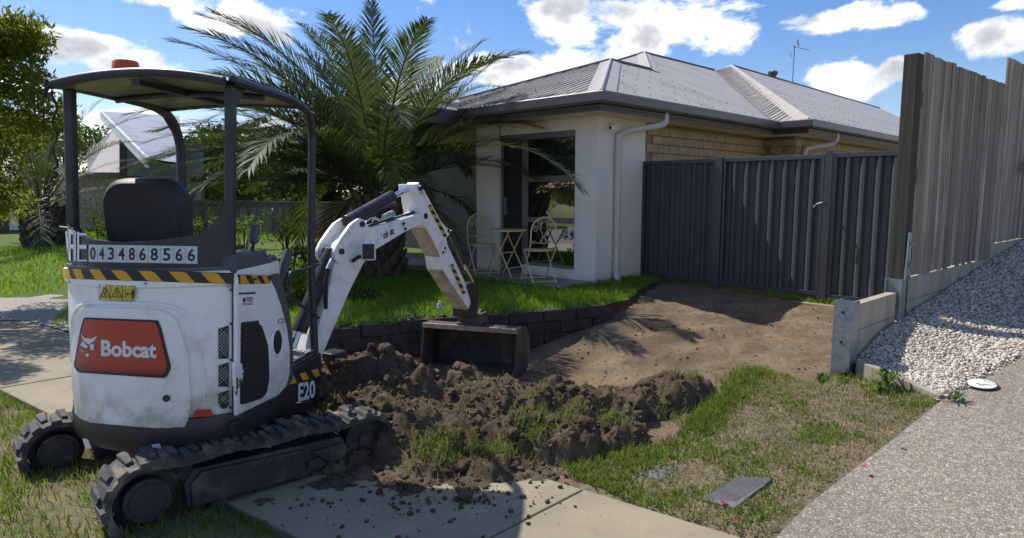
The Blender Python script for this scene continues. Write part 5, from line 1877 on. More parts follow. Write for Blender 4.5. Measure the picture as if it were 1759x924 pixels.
# bucket with quick hitch
KH = R(71.0)
KF = Vector((math.cos(KH), math.sin(KH), 0)); KL = Vector((-KF.y, KF.x, 0))
KB = P(808, 555, 6.38); KB.z = 0
def kp(X, Y, z): return KB + KF * X + KL * Y + Z * z
bw_ = .49
prof = [(-.02, .275), (.10, .285), (.26, .25), (.36, .14), (.375, -.02), (.31, -.16), (.17, -.245), (-.02, -.265), (-.15, -.268)]
inn = [(-.15, -.255), (-.02, -.25), (.16, -.228), (.295, -.15), (.357, -.02), (.343, .13), (.25, .232), (.10, .265), (-.02, .255)]
mb = MB(); mb.extr([kp(x, -bw_, z) for x, z in prof + inn], KL * 2 * bw_); mb.build('bucket_shell', M['bucket'], ex)
for y_ in (-bw_ - .012, bw_): MB().extr([kp(x, y_, z) for x, z in prof], KL * .012).build('bucket_side', M['bucket'], ex, bevel=.003)
MB().box(kp(-.17, 0, -.262), (.14, 2 * bw_ + .03, .016), (KF, KL, Z)).build('cutting_edge', M['worn'], ex, bevel=.003)
mb = MB(); mb.box(kp(-.035, 0, .262), (.03, 2 * bw_ + .02, .05), (KF, KL, Z)); mb.build('top_lip', M['worn'], ex, bevel=.004)
mb = MB()
for y_ in (-.09, .07): mb.extr([kp(x, y_, z) for x, z in ((-.05, .255), (.2, .27), (.18, .40), (.08, .44), (-.03, .38))], KL * .02)
mb.box(kp(.05, 0, .36), (.16, .26, .10), (KF, KL, Z)); mb.cyl(kp(-.02, -.13, .30), kp(-.02, .13, .30), .025, n=12); mb.cyl(kp(.12, -.12, .37), kp(.12, .12, .37), .022, n=12)
mb.build('quick_hitch', M['bucket'], ex, bevel=.005)

# ------------------------------------------------------------------ soil pile in front of the bucket
ridge = [(-1.35, 4.75, .30, .42), (-1.02, 4.78, .42, .40), (-.72, 4.55, .40, .36), (-.42, 4.62, .37, .36), (-.10, 4.42, .36, .34), (.22, 4.38, .34, .33), (.52, 4.30, .26, .32), (.80, 4.36, .19, .26), (1.06, 4.46, .17, .22), (1.26, 4.55, .12, .2),
         (-.62, 4.05, .26, .34), (-.30, 3.95, .22, .30), (.05, 3.95, .23, .28), (.32, 3.95, .20, .24), (-.95, 4.30, .28, .34), (-.45, 3.70, .13, .22), (-.1, 3.62, .10, .2), (.62, 4.02, .13, .22),
         (-.75, 3.62, .07, .28), (-.5, 3.48, .05, .26), (-.2, 3.46, .05, .22), (.1, 3.6, .06, .2), (-1.05, 3.85, .14, .28), (-.95, 3.45, .045, .22), (-1.5, 3.42, .05, .22), (-1.25, 3.22, .04, .2), (-.55, 5.0, .22, .3), (.0, 4.75, .16, .3), (.4, 4.7, .12, .26)]


def pile_h(x, y):
    h = np.zeros_like(x)
    wx = x + (fbm(x, y, 5, 4, .55, 31) - .5) * .22; wy = y + (fbm(x, y, 5, 4, .55, 57) - .5) * .22
    for (cx, cy, a, r) in ridge:
        d2 = ((wx - cx) ** 2 + (wy - cy) ** 2) / (r * r)
        h = np.maximum(h, a * np.clip(1 - d2 * .72, 0, 1) ** .85)
    b = sstep(0, .12, h)
    lump = fbm(x, y, 7, 4, .6, 71); fine = fbm(x, y, 28, 4, .62, 91)
    rd = 1 - np.abs(2 * fbm(x, y, 11, 3, .5, 13) - 1)
    h = h + b * ((lump - .5) * .15 + (fine - .5) * .075 + (rd - .7) * .05)
    return h, b


def pile_z(x, y):
    h, b = pile_h(x, y)
    return np.maximum(Hg(x, y), -.06) * 1.0 + h - .045 * (1 - b)


xs = np.arange(-1.9, 1.75, .0145); ys = np.arange(2.95, 5.4, .0145)
pile = grid_obj('soil_pile', xs, ys, pile_z, M['soil'], None, keep=lambda x, y: pile_h(x, y)[0] > .0)
tag(pile, 'long heap of freshly dug brown soil between the tracks and the bucket', 'soil heap')


def icos():
    bm = bmesh.new(); bmesh.ops.create_icosphere(bm, subdivisions=1, radius=1)
    v = np.array([q.co[:] for q in bm.verts]); f = np.array([[a.index for a in p.verts] for p in bm.faces]); bm.free()
    return v, f


IV, IF = icos()


def scatter_rocks(name, pts, sizes, m, squash=.7, jag=.35):
    n = len(pts)
    rot = RNG.uniform(0, 2 * np.pi, n); tl = RNG.uniform(-.5, .5, (n, 2))
    v = IV[None] * (1 + RNG.uniform(-jag, jag, (n, len(IV), 1)))
    v = v * np.stack([RNG.uniform(.7, 1.3, n), RNG.uniform(.7, 1.2, n), RNG.uniform(.5, 1, n) * squash / .7], 1)[:, None, :]
    c, s = np.cos(rot), np.sin(rot)
    x = v[..., 0] * c[:, None] - v[..., 1] * s[:, None]; y = v[..., 0] * s[:, None] + v[..., 1] * c[:, None]
    z = v[..., 2] + x * tl[:, :1] * .5 + y * tl[:, 1:] * .5
    v = np.stack([x, y, z], -1) * sizes[:, None, None] + pts[:, None, :]
    f = IF[None] + (np.arange(n) * len(IV))[:, None, None]
    tone = np.repeat(RNG.uniform(0, 1, n), len(IV))
    return np_obj(name, v.reshape(-1, 3), f.reshape(-1, 3), m, attr={'tone': tone})


# crumbs and clods over pile, path and dug ground
def clod_points():
    P_ = []; S_ = []
    n = 11000
    x = RNG.uniform(-1.8, 1.65, n); y = RNG.uniform(3.35, 5.3, n)
    h, b = pile_h(x, y); k = h > .02
    x, y = x[k], y[k]; z = pile_z(x, y)
    sz = .003 + .020 * RNG.random(len(x)) ** 5
    P_.append(np.stack([x, y, z + sz * .2], 1)); S_.append(sz)
    n = 800      # spilled on the concrete path
    x = RNG.normal(-.45, .42, n); y = RNG.normal(3.33, .22, n)
    s_, q_ = tosq(x, y)
    k = (y > 2.75) & (s_ < 2.9)
    x, y = x[k], y[k]
    sz = .002 + .015 * RNG.random(len(x)) ** 6
    P_.append(np.stack([x, y, .014 + sz * .35], 1)); S_.append(sz)
    n = 1000      # dug ground
    s_ = RNG.uniform(2.9, 8.3, n); q_ = RNG.uniform(-5.4, -2.2, n)
    x, y = .703 * s_ + .7112 * q_, .7112 * s_ - .703 * q_
    k = (~inpoly(s_, q_, LAWN)) & (soil_mask(x, y) > .5)
    x, y = x[k], y[k]
    sz = .004 + .016 * RNG.random(len(x)) ** 5
    P_.append(np.stack([x, y, ground_z(x, y) + sz * .3], 1)); S_.append(sz)
    return np.concatenate(P_), np.concatenate(S_)


cp, cs = clod_points()
tag(scatter_rocks('soil_crumbs', cp, cs, M['soil']), 'loose crumbs and clods of brown soil scattered over path and heap', 'soil', kind='stuff')
# larger broken clods, each its own lump
def clod_mesh(seed):
    bm = bmesh.new(); bmesh.ops.create_icosphere(bm, subdivisions=3, radius=1)
    v = np.array([q.co[:] for q in bm.verts]); f = np.array([[a.index for a in p.verts] for p in bm.faces]); bm.free()
    r = 1 + (fbm(v[:, 0] * 2 + seed, v[:, 1] * 2 + v[:, 2] * 1.7, 1.3, 4, .6, seed) - .5) * 1.3 + (fbm(v[:, 0] + v[:, 2], v[:, 1] * 3, 5, 2, .5, seed + 5) - .5) * .4
    return v * r[:, None] * np.array([1.1, .95, .75]), f
cl = [clod_mesh(s0) for s0 in (2, 9, 17, 23)]
VV, FF, o_ = [], [], 0
nn = 120
gx = RNG.uniform(-1.6, 1.45, 2600); gy = RNG.uniform(3.4, 5.1, 2600)
hh = pile_h(gx, gy)[0]; kk = np.where(hh > .07)[0][:nn]
for i in kk:
    v, f = cl[i % 4]; a = RNG.uniform(0, 6.28); c_, s0 = math.cos(a), math.sin(a); sz = .016 + .045 * RNG.random() ** 2.5
    q = np.stack([v[:, 0] * c_ - v[:, 1] * s0, v[:, 0] * s0 + v[:, 1] * c_, v[:, 2]], 1) * sz
    VV.append(q + np.array([gx[i], gy[i], float(pile_z(gx[i:i + 1], gy[i:i + 1])[0]) + sz * .15])); FF.append(f + o_); o_ += len(v)
tag(np_obj('soil_clods', np.concatenate(VV), np.concatenate(FF), M['soil'], smooth=True), 'broken lumps of brown soil lying over the heap', 'soil', kind='stuff')
# a stray stone on the path
sp_ = G(800, 853, .03)
st = scatter_rocks('clod', np.array([[sp_.x, sp_.y, .045]]), np.array([.05]), M['soil'])
tag(st, 'fist sized brown clod lying at the soil edge on the path', 'clod')


# ------------------------------------------------------------------ pebbles
def mk_pebble():
    m, t, b = newmat('white_pebble')
    a = t.new('ShaderNodeAttribute', attribute_name='tone').outputs['Fac']
    t.put(b.inputs['Base Color'], t.ramp(a, [(0, (.22, .175, .125)), (.2, (.42, .37, .30)), (.55, (.58, .545, .48)), (.85, (.50, .44, .355)), (1, (.34, .23, .14))]))
    b.inputs['Roughness'].default_value = .75
    return m


M['pebble'] = mk_pebble()
n = 34000
s_ = 4.85 + 6.0 * RNG.random(n) ** 1.35; lo = -1.56 + 0 * s_; hi = drive_edge(s_) + RNG.normal(0, .03, n)
q_ = lo + (hi - lo) * RNG.random(n)
fl0 = (P2 + FU * .14)
x = .703 * s_ + .7112 * q_; y = .7112 * s_ - .703 * q_
side = (x - fl0.x) * FN.x + (y - fl0.y) * FN.y
k = (side > .06) & ((x - P1.x) * sn.x + (y - P1.y) * sn.y > .06)
eb = (x - b0.x) * dirb.y - (y - b0.y) * dirb.x
k &= eb < -.02
x, y, s_, q_ = x[k], y[k], s_[k], q_[k]
fd = np.clip(((x - fl0.x) * FN.x + (y - fl0.y) * FN.y), 0, 2)
def grav_z(x, y):
    s, q = tosq(x, y)
    return zD(s) + .02 + .10 * sstep(.7, 0, np.clip((x - fl0.x) * FN.x + (y - fl0.y) * FN.y, 0, 2)) * sstep(5.0, 5.8, s)
sz = (.005 + .010 * RNG.random(len(x)) ** 2.0) * np.interp(s_, [5, 9], [1, 1.5])
tag(scatter_rocks('gravel', np.stack([x, y, grav_z(x, y) + RNG.uniform(-.006, .012, len(x))], 1), sz, M['pebble'], .75, .22), 'bed of white and tan pebbles beside the timber fence', 'gravel', kind='stuff')
xs = np.arange(2.4, 8.5, .08); ys = np.arange(4.0, 9.5, .08)
gb = grid_obj('gravel_bed', xs, ys, lambda x, y: grav_z(x, y) - .008, mat('gravel_base', (.40, .37, .33), (.25, .22, .18), 30, .9), None,
              keep=lambda x, y: ((x - fl0.x) * FN.x + (y - fl0.y) * FN.y > -.02) & ((x - P1.x) * sn.x + (y - P1.y) * sn.y > .0) & (tosq(x, y)[1] < drive_edge(tosq(x, y)[0])) & ((x - b0.x) * dirb.y - (y - b0.y) * dirb.x < .0) & (tosq(x, y)[0] < 11))
tag(gb, kind='structure')

# ------------------------------------------------------------------ grass
def blades(name, x, y, z, h, w, m, label, bend=.45, parent=None):
    n = len(x)
    a = RNG.uniform(0, 2 * np.pi, n); la = RNG.uniform(0, 2 * np.pi, n); lb_ = RNG.uniform(.1, 1, n) * bend * h
    px_, py_ = np.cos(a) * w / 2, np.sin(a) * w / 2
    ox, oy = np.cos(la) * lb_, np.sin(la) * lb_
    b = np.stack([x, y, z], 1)
    v = np.stack([b + np.stack([-px_, -py_, 0 * h], 1), b + np.stack([px_, py_, 0 * h], 1),
                  b + np.stack([px_ * .8 + ox * .35, py_ * .8 + oy * .35, h * .6], 1), b + np.stack([-px_ * .8 + ox * .35, -py_ * .8 + oy * .35, h * .6], 1),
                  b + np.stack([ox, oy, h * (1 - .3 * (lb_ / h) ** 2)], 1)], 1).reshape(-1, 3)
    i = (np.arange(n) * 5)[:, None]
    f = np.concatenate([i + [0, 1, 2], i + [0, 2, 3], i + [3, 2, 4]], 1).reshape(-1, 3)
    tone = np.repeat(RNG.random(n), 5)
    o = np_obj(name, v, f, m, parent, attr={'tone': tone})
    if label: tag(o, label, 'grass', kind='stuff')
    return o


M['grass'] = mk_leaf('lawn_grass', (.105, .19, .028), (.21, .31, .05), .5, .5)
M['verge'] = mk_leaf('verge_grass', (.09, .135, .03), (.20, .24, .06), .4, .5)
M['drygrass'] = mk_leaf('dry_grass', (.17, .135, .092), (.33, .265, .185), .25, .6)

# main lawn
n = 95000
s_ = RNG.uniform(1.6, 8.6, n); q_ = RNG.uniform(-12.3, -4.5, n)
k = inpoly(s_, q_, LAWN); s_, q_ = s_[k], q_[k]
x = .703 * s_ + .7112 * q_; y = .7112 * s_ - .703 * q_
k = RNG.random(len(x)) < np.where(q_ > -8.0, 1.0, .7); x, y, s_ = x[k], y[k], s_[k]
blades('lawn_grass', x, y, z_lawn(s_, 0) + (fbm(x, y, 3, 3, .5, 4) - .5) * .05 - .005, RNG.uniform(.05, .10, len(x)), RNG.uniform(.006, .011, len(x)), M['grass'], 'bright green lawn grass above the retaining wall', .7)
# overhang on the dug edge
# left verge beside the tracks
n = 60000
x = RNG.uniform(-4.6, -.2, n); y = RNG.uniform(2.2, 6.3, n)
s_, q_ = tosq(x, y)
pb = path_back(q_)
onp = (s_ < pb - .0) & (s_ > pb - 1.22)
dens = np.clip(1.15 * fbm(x, y, 2.2, 4, .55, 77) * 1.6 - .25, 0.05, 1) * (1 - .75 * soil_mask(x, y))
k = (~onp) & (s_ < pb) & (RNG.random(n) < dens); x, y = x[k], y[k]
blades('verge_grass', x, y, ground_z(x, y) - .004, RNG.uniform(.03, .085, len(x)), RNG.uniform(.004, .008, len(x)), M['verge'], 'patchy green grass on the verge round the tracks', .9)
k = RNG.random(len(x)) < .28
xd, yd = x[k] + RNG.normal(0, .1, k.sum()), y[k] + RNG.normal(0, .1, k.sum())
s_, q_ = tosq(xd, yd); k = s_ < path_back(q_) - 1.24; xd, yd = xd[k], yd[k]
blades('verge_dry_grass', xd, yd, ground_z(xd, yd) - .004, RNG.uniform(.015, .045, len(xd)), RNG.uniform(.003, .006, len(xd)), M['drygrass'], 'straw coloured dead grass on the verge near the tracks', 1.5)
# right strip: dry thatch with green tufts
n = 70000
s_ = RNG.uniform(2.72, 5.9, n); q_ = RNG.uniform(-3.1, -.9, n)
x = .703 * s_ + .7112 * q_; y = .7112 * s_ - .703 * q_
edge = drive_edge(s_) - .03
strip = (q_ < edge) & (q_ > -2.08 + .15 * (fbm(x, y, 3, 3, .5, 8) - .5) - .45 * sstep(3.4, 2.8, s_)) & ~((s_ > 5.0) & (q_ > -1.75)) & (pile_h(x, y)[0] < .03)
pitq = inpoly(x, y, [(p_.x, p_.y) for p_ in pl])
strip &= ~pitq
x, y, s_, q_ = x[strip], y[strip], s_[strip], q_[strip]
gsel = fbm(x, y, 3.2, 4, .6, 41)
left_edge = .6 * sstep(-1.75, -2.05, q_) + .6 * sstep(3.05, 2.75, s_)
green = RNG.random(len(x)) < np.clip(sstep(.46, .64, gsel) * .75 + left_edge * .55 + .10, 0, 1)
zz = ground_z(x, y) - .004
blades('strip_grass', x[green], y[green], zz[green], RNG.uniform(.015, .05, green.sum()) * (1 + .45 * left_edge[green]), RNG.uniform(.004, .008, green.sum()), M['verge'], 'green tufts of grass in the strip beside the aggregate driveway', 1.0)
dry = ~green
blades('strip_dry_grass', x[dry], y[dry], zz[dry], RNG.uniform(.012, .035, dry.sum()), RNG.uniform(.003, .006, dry.sum()), M['drygrass'], 'flattened straw coloured grass in the strip beside the aggregate driveway', 2.0)
# longer grass where the strip meets the dug ground
n = 2600
s_ = RNG.uniform(3.6, 5.7, n); q_ = -2.04 + RNG.normal(0, .055, n) + .07 * np.sin(s_ * 2.3)
x = .703 * s_ + .7112 * q_; y = .7112 * s_ - .703 * q_
k = (pile_h(x, y)[0] < .05); x, y = x[k], y[k]
blades('border_grass', x, y, ground_z(x, y) - .004, RNG.uniform(.04, .10, len(x)), RNG.uniform(.004, .008, len(x)), M['verge'], 'longer bright grass along the border of the dug ground', .9)
# sods turned over on the pile
X_, Y_ = [], []
for (cx, cy, r_, n_) in ((-.42, 3.68, .20, 1000), (-.12, 3.66, .15, 500), (.12, 3.80, .16, 500), (.30, 4.0, .16, 450), (-1.32, 4.25, .14, 300), (.62, 3.98, .12, 250), (1.02, 4.2, .14, 160), (1.2, 4.5, .12, 140), (.1, 4.15, .2, 120), (-.9, 4.05, .3, 60), (-.3, 4.3, .4, 90)):
    X_.append(RNG.normal(cx, r_ * .5, n_)); Y_.append(RNG.normal(cy, r_ * .4, n_))
x = np.concatenate(X_); y = np.concatenate(Y_)
z = np.maximum(pile_z(x, y), ground_z(x, y)) - .006
d = RNG.random(len(x)) < .38
blades('sod_grass', x[~d], y[~d], z[~d], RNG.uniform(.035, .085, (~d).sum()), RNG.uniform(.004, .007, (~d).sum()), M['verge'], 'torn sods of green grass on the front of the soil heap', 1.1)
blades('sod_roots', x[d], y[d], z[d], RNG.uniform(.03, .09, d.sum()), RNG.uniform(.002, .004, d.sum()), M['drygrass'], 'pale roots and dead grass sticking out of the soil heap', 1.4)
# grass line by the gates
n = 2600
q_ = RNG.uniform(-5.3, -1.7, n); s_ = RNG.uniform(8.44, 8.75, n)
x = .703 * s_ + .7112 * q_; y = .7112 * s_ - .703 * q_
blades('gate_grass', x, y, np.full(n, .18), RNG.uniform(.05, .11, n), RNG.uniform(.006, .01, n), M['grass'], 'thin line of grass growing under the steel gates', .8)
# far lawn on the left
n = 60000
x = RNG.uniform(-22, -5.5, n); y = RNG.uniform(9.5, 24, n)
pxx = 879.5 + FPX * x / y
yl = np.interp(pxx, [-300, 0, 108, 260, 440], [514, 515, 503, 470, 423])
lim = 1.6 * FPX / (yl - 326)
k = (y > lim + .2) & (pxx > -60) & (pxx < 560) & ~((pxx < 60) & (y > 17.6) & (y < 25)); x, y = x[k], y[k]
blades('far_lawn_grass', x, y, ground_z(x, y) - .01, RNG.uniform(.06, .12, len(x)), RNG.uniform(.012, .022, len(x)), M['grass'], 'sunlit lawn in front of the left hand house', .7)
# weeds by the edging board
def weed(name, c, n_, r_, hgt, lab, fix=True):
    c = Vector(c)
    if fix: c.z = float(ground_z(np.float64(c.x), np.float64(c.y)))
    root = empty(name, c, lab, 'weed')
    mb = MB()
    for i in range(n_):
        a = random.uniform(0, 6.28); rr = random.uniform(.2, 1) * r_
        p0 = c; p1 = c + Vector((math.cos(a) * rr * .5, math.sin(a) * rr * .5, hgt * random.uniform(.6, 1))); p2 = c + Vector((math.cos(a) * rr, math.sin(a) * rr, hgt * random.uniform(.2, .8)))
        w_ = Vector((-math.sin(a), math.cos(a), 0)) * random.uniform(.006, .011)
        mb.add([p0 - w_ * .3, p0 + w_ * .3, p1 + w_, p1 - w_, p2], [(0, 1, 2, 3), (3, 2, 4)])
    mb.build('leaves', M['verge'], root, recalc=False)
weed('weed', G(1525, 660, .3), 46, .16, .11, 'sprawling green weed growing over the timber edging board', False)
weed('weed', G(1512, 668, .28), 26, .10, .07, 'low leafy weed in the dry grass below the edging board')
weed('weed', G(1415, 655, .2), 60, .10, .12, 'bright grassy tuft at the corner of the galvanised post')
weed('weed', G(1640, 688, .28), 22, .12, .06, 'wiry weed sprouting by the round inspection cover', False)

# fallen petals
M['petal'] = mat('magenta_petal', (.42, .02, .14), None, 8, .5)
M['orangeleaf'] = mat('orange_leaf', (.45, .16, .03), None, 8, .6)
for (px_, py_, m_, lab) in ((1262, 897, 'petal', 'magenta fallen flower near the bottom of the grass strip'), (1484, 802, 'petal', 'magenta fallen flower on the soil edge beside the driveway'), (1243, 864, 'petal', 'magenta petal beside the grey service pit lid'), (968, 825, 'petal', 'magenta petal at the soil edge by the path corner'), (1532, 744, 'orangeleaf', 'orange fallen leaf in the dry grass near the edging board')):
    p_ = G(px_, py_, .05); s0, q0_ = tosq(p_.x, p_.y)
    p_ = G(px_, py_, (max(float(zD(s0)), 0.0) if p_.x > .7 else 0.0) + .018)
    mb = MB()
    for i in range(5):
        a = i * 1.2566 + random.random(); d_ = Vector((math.cos(a), math.sin(a), 0)); t_ = Vector((-d_.y, d_.x, 0))
        mb.add([p_, p_ + d_ * .010 + t_ * .008 + Z * .004, p_ + d_ * .02 + Z * random.uniform(.002, .012), p_ + d_ * .010 - t_ * .008 + Z * .004], [(0, 1, 2, 3)])
    tag(mb.build('fallen_flower' if m_ == 'petal' else 'fallen_leaf', M[m_], None, recalc=False), lab, 'flower' if m_ == 'petal' else 'leaf')

# plastic bottle on the lawn
bp_ = G(755, 532, .26)
mb = MB().loft([[bp_ + Vector((math.cos(t) * r_, math.sin(t) * r_, z_)) for t in np.linspace(0, 2 * math.pi, 15)[:-1]] for r_, z_ in ((.024, 0), (.03, .01), (.03, .04), (.026, .046), (.03, .052), (.028, .066), (.012, .08), (.011, .09))])
bt = empty('plastic_bottle', bp_, 'crushed clear blue plastic bottle standing on the lawn edge', 'bottle')
mb.build('bottle_body', mat('pale_blue_plastic', (.25, .40, .55), (.45, .55, .62), 30, .15), bt, smooth=50)
MB().cyl(bp_ + Z * .088, bp_ + Z * .10, .013, n=12).build('cap', M['white'], bt)

# ------------------------------------------------------------------ palms
M['frond'] = mk_leaf('palm_frond', (.054, .075, .038), (.13, .155, .080), .20, .55)
M['frondy'] = mk_leaf('palm_young_frond', (.10, .14, .035), (.20, .22, .07), .42, .4)
M['rachis'] = mat('palm_rachis', (.20, .21, .07), (.26, .25, .10), 5, .45)
M['bark'] = mat('palm_trunk', (.075, .052, .035), (.035, .026, .019), 9, .95, bscale=30, bstr=.9, bdist=.03)
M['boot'] = mat('palm_leaf_base', (.13, .092, .055), (.06, .045, .03), 7, .9, bscale=40, bstr=.5)


def frond(c, az, el, L, droop, parent, m, rnd, twist=0.0, leaf=.44, n_seg=22, n_leaf=82):
    """one pinnate leaf: arching rachis with two rows of leaflets"""
    d = Vector((math.cos(az) * math.cos(el), math.sin(az) * math.cos(el), math.sin(el)))
    hz = Vector((math.cos(az), math.sin(az), 0)); sidev = Vector((-math.sin(az), math.cos(az), 0))
    pts = [Vector(c)]; e = el; sw = 0
    for i in range(n_seg):
        t = (i + 1) / n_seg
        e = el - droop * t ** 1.6
        sw += twist / n_seg
        dd = hz * math.cos(e) + Z * math.sin(e) + sidev * sw * math.cos(e)
        pts.append(pts[-1] + dd.normalized() * (L / n_seg))
    v = []; f = []; tone = []
    # rachis as thin three-sided tube
    for i, p in enumerate(pts):
        r_ = .021 * (1 - i / n_seg) + .003
        dd = (pts[min(i + 1, n_seg)] - pts[max(i - 1, 0)]).normalized(); sv = dd.cross(Z)
        sv = sv.normalized() if sv.length > .05 else sidev; uv = sv.cross(dd)
        v += [p + sv * r_, p - sv * r_, p + uv * r_ * .8]; tone += [1.0] * 3
    for i in range(n_seg):
        for k in range(3): f.append((i * 3 + k, i * 3 + (k + 1) % 3, (i + 1) * 3 + (k + 1) % 3)); f.append((i * 3 + k, (i + 1) * 3 + (k + 1) % 3, (i + 1) * 3 + k))
    for j in range(n_leaf):
        t = .10 + .90 * (j / (n_leaf - 1)); x = t * n_seg; i = min(int(x), n_seg - 1)
        p = pts[i].lerp(pts[i + 1], x - i); dd = (pts[i + 1] - pts[i]).normalized()
        sv = dd.cross(Z); sv = sv.normalized() if sv.length > .05 else sidev; uv = sv.cross(dd).normalized()
        ll = leaf * (min(1, .35 + t * 2.6) * min(1, (1 - t) * 2.2 + .33)) * rnd.uniform(.85, 1.1)
        ang = R(52 - 26 * t + rnd.uniform(-7, 7))
        for sg in (-1, 1):
            if rnd.random() < .05: continue
            lift = rnd.uniform(.15, .55)
            ld = (dd * math.cos(ang) + sv * (sg * math.sin(ang)) + uv * lift * math.sin(ang)).normalized()
            wv = ld.cross(uv).normalized() * .0088 * (1.0 + .3 * rnd.random())
            g = -Z * ll * rnd.uniform(.10, .26)
            a0 = p; a1 = p + ld * ll * .5 + g * .25; a2 = p + ld * ll + g
            k = len(v); tn_ = rnd.random() * .9
            v += [a0 - wv * .5, a0 + wv * .5, a1 - wv, a1 + wv, a2]; tone += [tn_] * 5
            f += [(k, k + 1, k + 3), (k, k + 3, k + 2), (k + 2, k + 3, k + 4)]
    return np_obj('frond', np.array([q[:] for q in v]), np.array(f), m, parent, attr={'tone': tone})


def palm(base, h_tr, r_tr, spec, label, seed, leaf=.44, nl=82):
    rnd = random.Random(seed)
    root = empty('palm_tree', base, label, 'palm')
    base = Vector(base); top = base + Z * h_tr
    rings = []
    for k in range(9):
        a = k / 8; r_ = r_tr * (1.12 - .25 * math.sin(a * 3.0) + .18 * a)
        rings.append([base + Z * (h_tr * a - .05) + Vector((math.cos(t), math.sin(t), 0)) * r_ for t in np.linspace(0, 2 * math.pi, 21)[:-1]])
    MB().loft(rings).build('trunk', M['bark'], root, smooth=60)
    bm_ = None
    nb_ = int(70 * h_tr)
    for k in range(nb_):
        a = k / nb_; t = k * 2.39996
        o_ = Vector((math.cos(t), math.sin(t), 0)); tg = Vector((-o_.y, o_.x, 0)); r_ = r_tr * (1.10 - .25 * math.sin(a * 3.0) + .18 * a)
        if bm_ is None:
            bo = MB().loft([[Vector((x_, y_, z_)) for x_, y_ in ((w, -d_), (w * .5, d_), (-w * .5, d_), (-w, -d_))] for w, d_, z_ in ((.075, .03, 0), (.06, .035, .08), (.038, .028, .16), (.03, .012, .2))])
            ob = bo.build('leaf_base', M['boot'], None); bm_ = ob.data
        else:
            ob = bpy.data.objects.new('leaf_base', bm_); COL.objects.link(ob)
        upv = (Z + o_ * (.42 + .25 * a)).normalized(); nv = (o_ - upv * o_.dot(upv)).normalized()
        mw = Matrix((tg, nv, upv)).transposed().to_4x4()
        ob.matrix_world = Matrix.Translation(Vector((0, 0, 0)) + (base - Vector(root.location)) + Z * (h_tr * a * .95) + o_ * r_) @ mw @ Matrix.Scale(rnd.uniform(.8, 1.15) * r_tr / .3, 4)
        ob.parent = root
    for (az, el, L, dr_, mm, tw) in spec:
        o_ = Vector((math.cos(az), math.sin(az), 0))
        frond(top + o_ * .12 + Z * rnd.uniform(-.05, .12), az, el, L, dr_, root, M[mm], rnd, tw, leaf, 22, nl)
    return root


rnd = random.Random(3)
PB_ = G(657, 478, .24)
spec = []
for k in range(34):
    az = k * 2.39996 + .4
    lv = k / 33
    el = R(76 - 72 * lv + rnd.uniform(-5, 5))
    L = 3.0 + .35 * math.sin(lv * 3.0) + rnd.uniform(-.15, .2)
    dr_ = R(46 + 50 * lv + rnd.uniform(-10, 12))
    spec.append((az, el, L, dr_, 'frond', rnd.uniform(-.15, .15)))
# leaves read one by one in the picture (azimuth from +X)
spec += [(R(103), R(80), 3.2, R(16), 'frond', .1), (R(140), R(66), 3.1, R(45), 'frond', 0), (R(172), R(50), 3.3, R(55), 'frond', 0), (R(186), R(38), 3.3, R(55), 'frond', 0), (R(178), R(20), 3.5, R(40), 'frond', 0),
         (R(60), R(64), 2.6, R(20), 'frond', 0), (R(20), R(62), 2.75, R(14), 'frondy', 0), (R(4), R(56), 2.6, R(18), 'frond', 0), (R(-8), R(44), 2.6, R(60), 'frond', 0), (R(-14), R(36), 2.8, R(62), 'frond', 0), (R(-20), R(30), 2.5, R(60), 'frond', 0),
         (R(-70), R(52), 1.6, R(120), 'frondy', 0), (R(200), R(14), 3.3, R(45), 'frond', 0), (R(212), R(34), 3.2, R(55), 'frond', 0), (R(225), R(20), 3.0, R(60), 'frond', 0),
         (R(165), R(62), 3.4, R(50), 'frond', 0), (R(135), R(70), 3.5, R(40), 'frond', .1), (R(150), R(58), 3.6, R(52), 'frond', 0), (R(175), R(68), 3.4, R(62), 'frond', -.1), (R(112), R(66), 3.3, R(36), 'frond', 0), (R(192), R(58), 3.2, R(62), 'frond', 0), (R(205), R(48), 3.1, R(60), 'frond', 0), (R(182), R(28), 3.5, R(50), 'frond', 0), (R(170), R(12), 3.5, R(32), 'frond', 0), (R(196), R(6), 3.4, R(30), 'frond', 0), (R(160), R(36), 3.4, R(52), 'frond', 0), (R(215), R(4), 3.2, R(36), 'frond', 0), (R(232), R(46), 2.9, R(70), 'frond', 0), (R(205), R(24), 3.4, R(46), 'frond', 0), (R(120), R(74), 2.9, R(34), 'frond', 0), (R(188), R(46), 3.4, R(56), 'frond', 0)]
for k in range(12): spec.append((R(148 + k * 6.5), R(18 + (k * 37) % 52), 3.3 + .3 * ((k * 7) % 5) / 5, R(44 + (k * 11) % 22), 'frond', .1 * ((k % 3) - 1)))
M['frondd'] = mk_leaf('dead_frond', (.16, .10, .05), (.28, .19, .10), .2, .7)
for k in range(4): spec.append((R(20 + k * 45), R(rnd.uniform(-30, 5)), rnd.uniform(1.3, 1.8), R(70), 'frondd', rnd.uniform(-.3, .3)))
spec = [q for q in spec if not (q[1] < R(32) and -2.3 < math.remainder(q[0], 2 * math.pi) < -.40)]
palm(PB_, 1.35, .30, spec, 'large date palm with arching fronds on the lawn before the house', 4, .58, 120)
rnd = random.Random(9)
spec2 = []
for k in range(34):
    lv = k / 33
    spec2.append((k * 2.39996, R(82 - 80 * lv), 3.6 + rnd.uniform(-.3, .3), R(35 + 60 * lv), 'frond', rnd.uniform(-.1, .1)))
p2b = G(78, 432, .0)
palm(p2b, 1.25, .42, spec2, 'smaller date palm with dark stubby trunk on the far left lawn', 8, .55, 60)

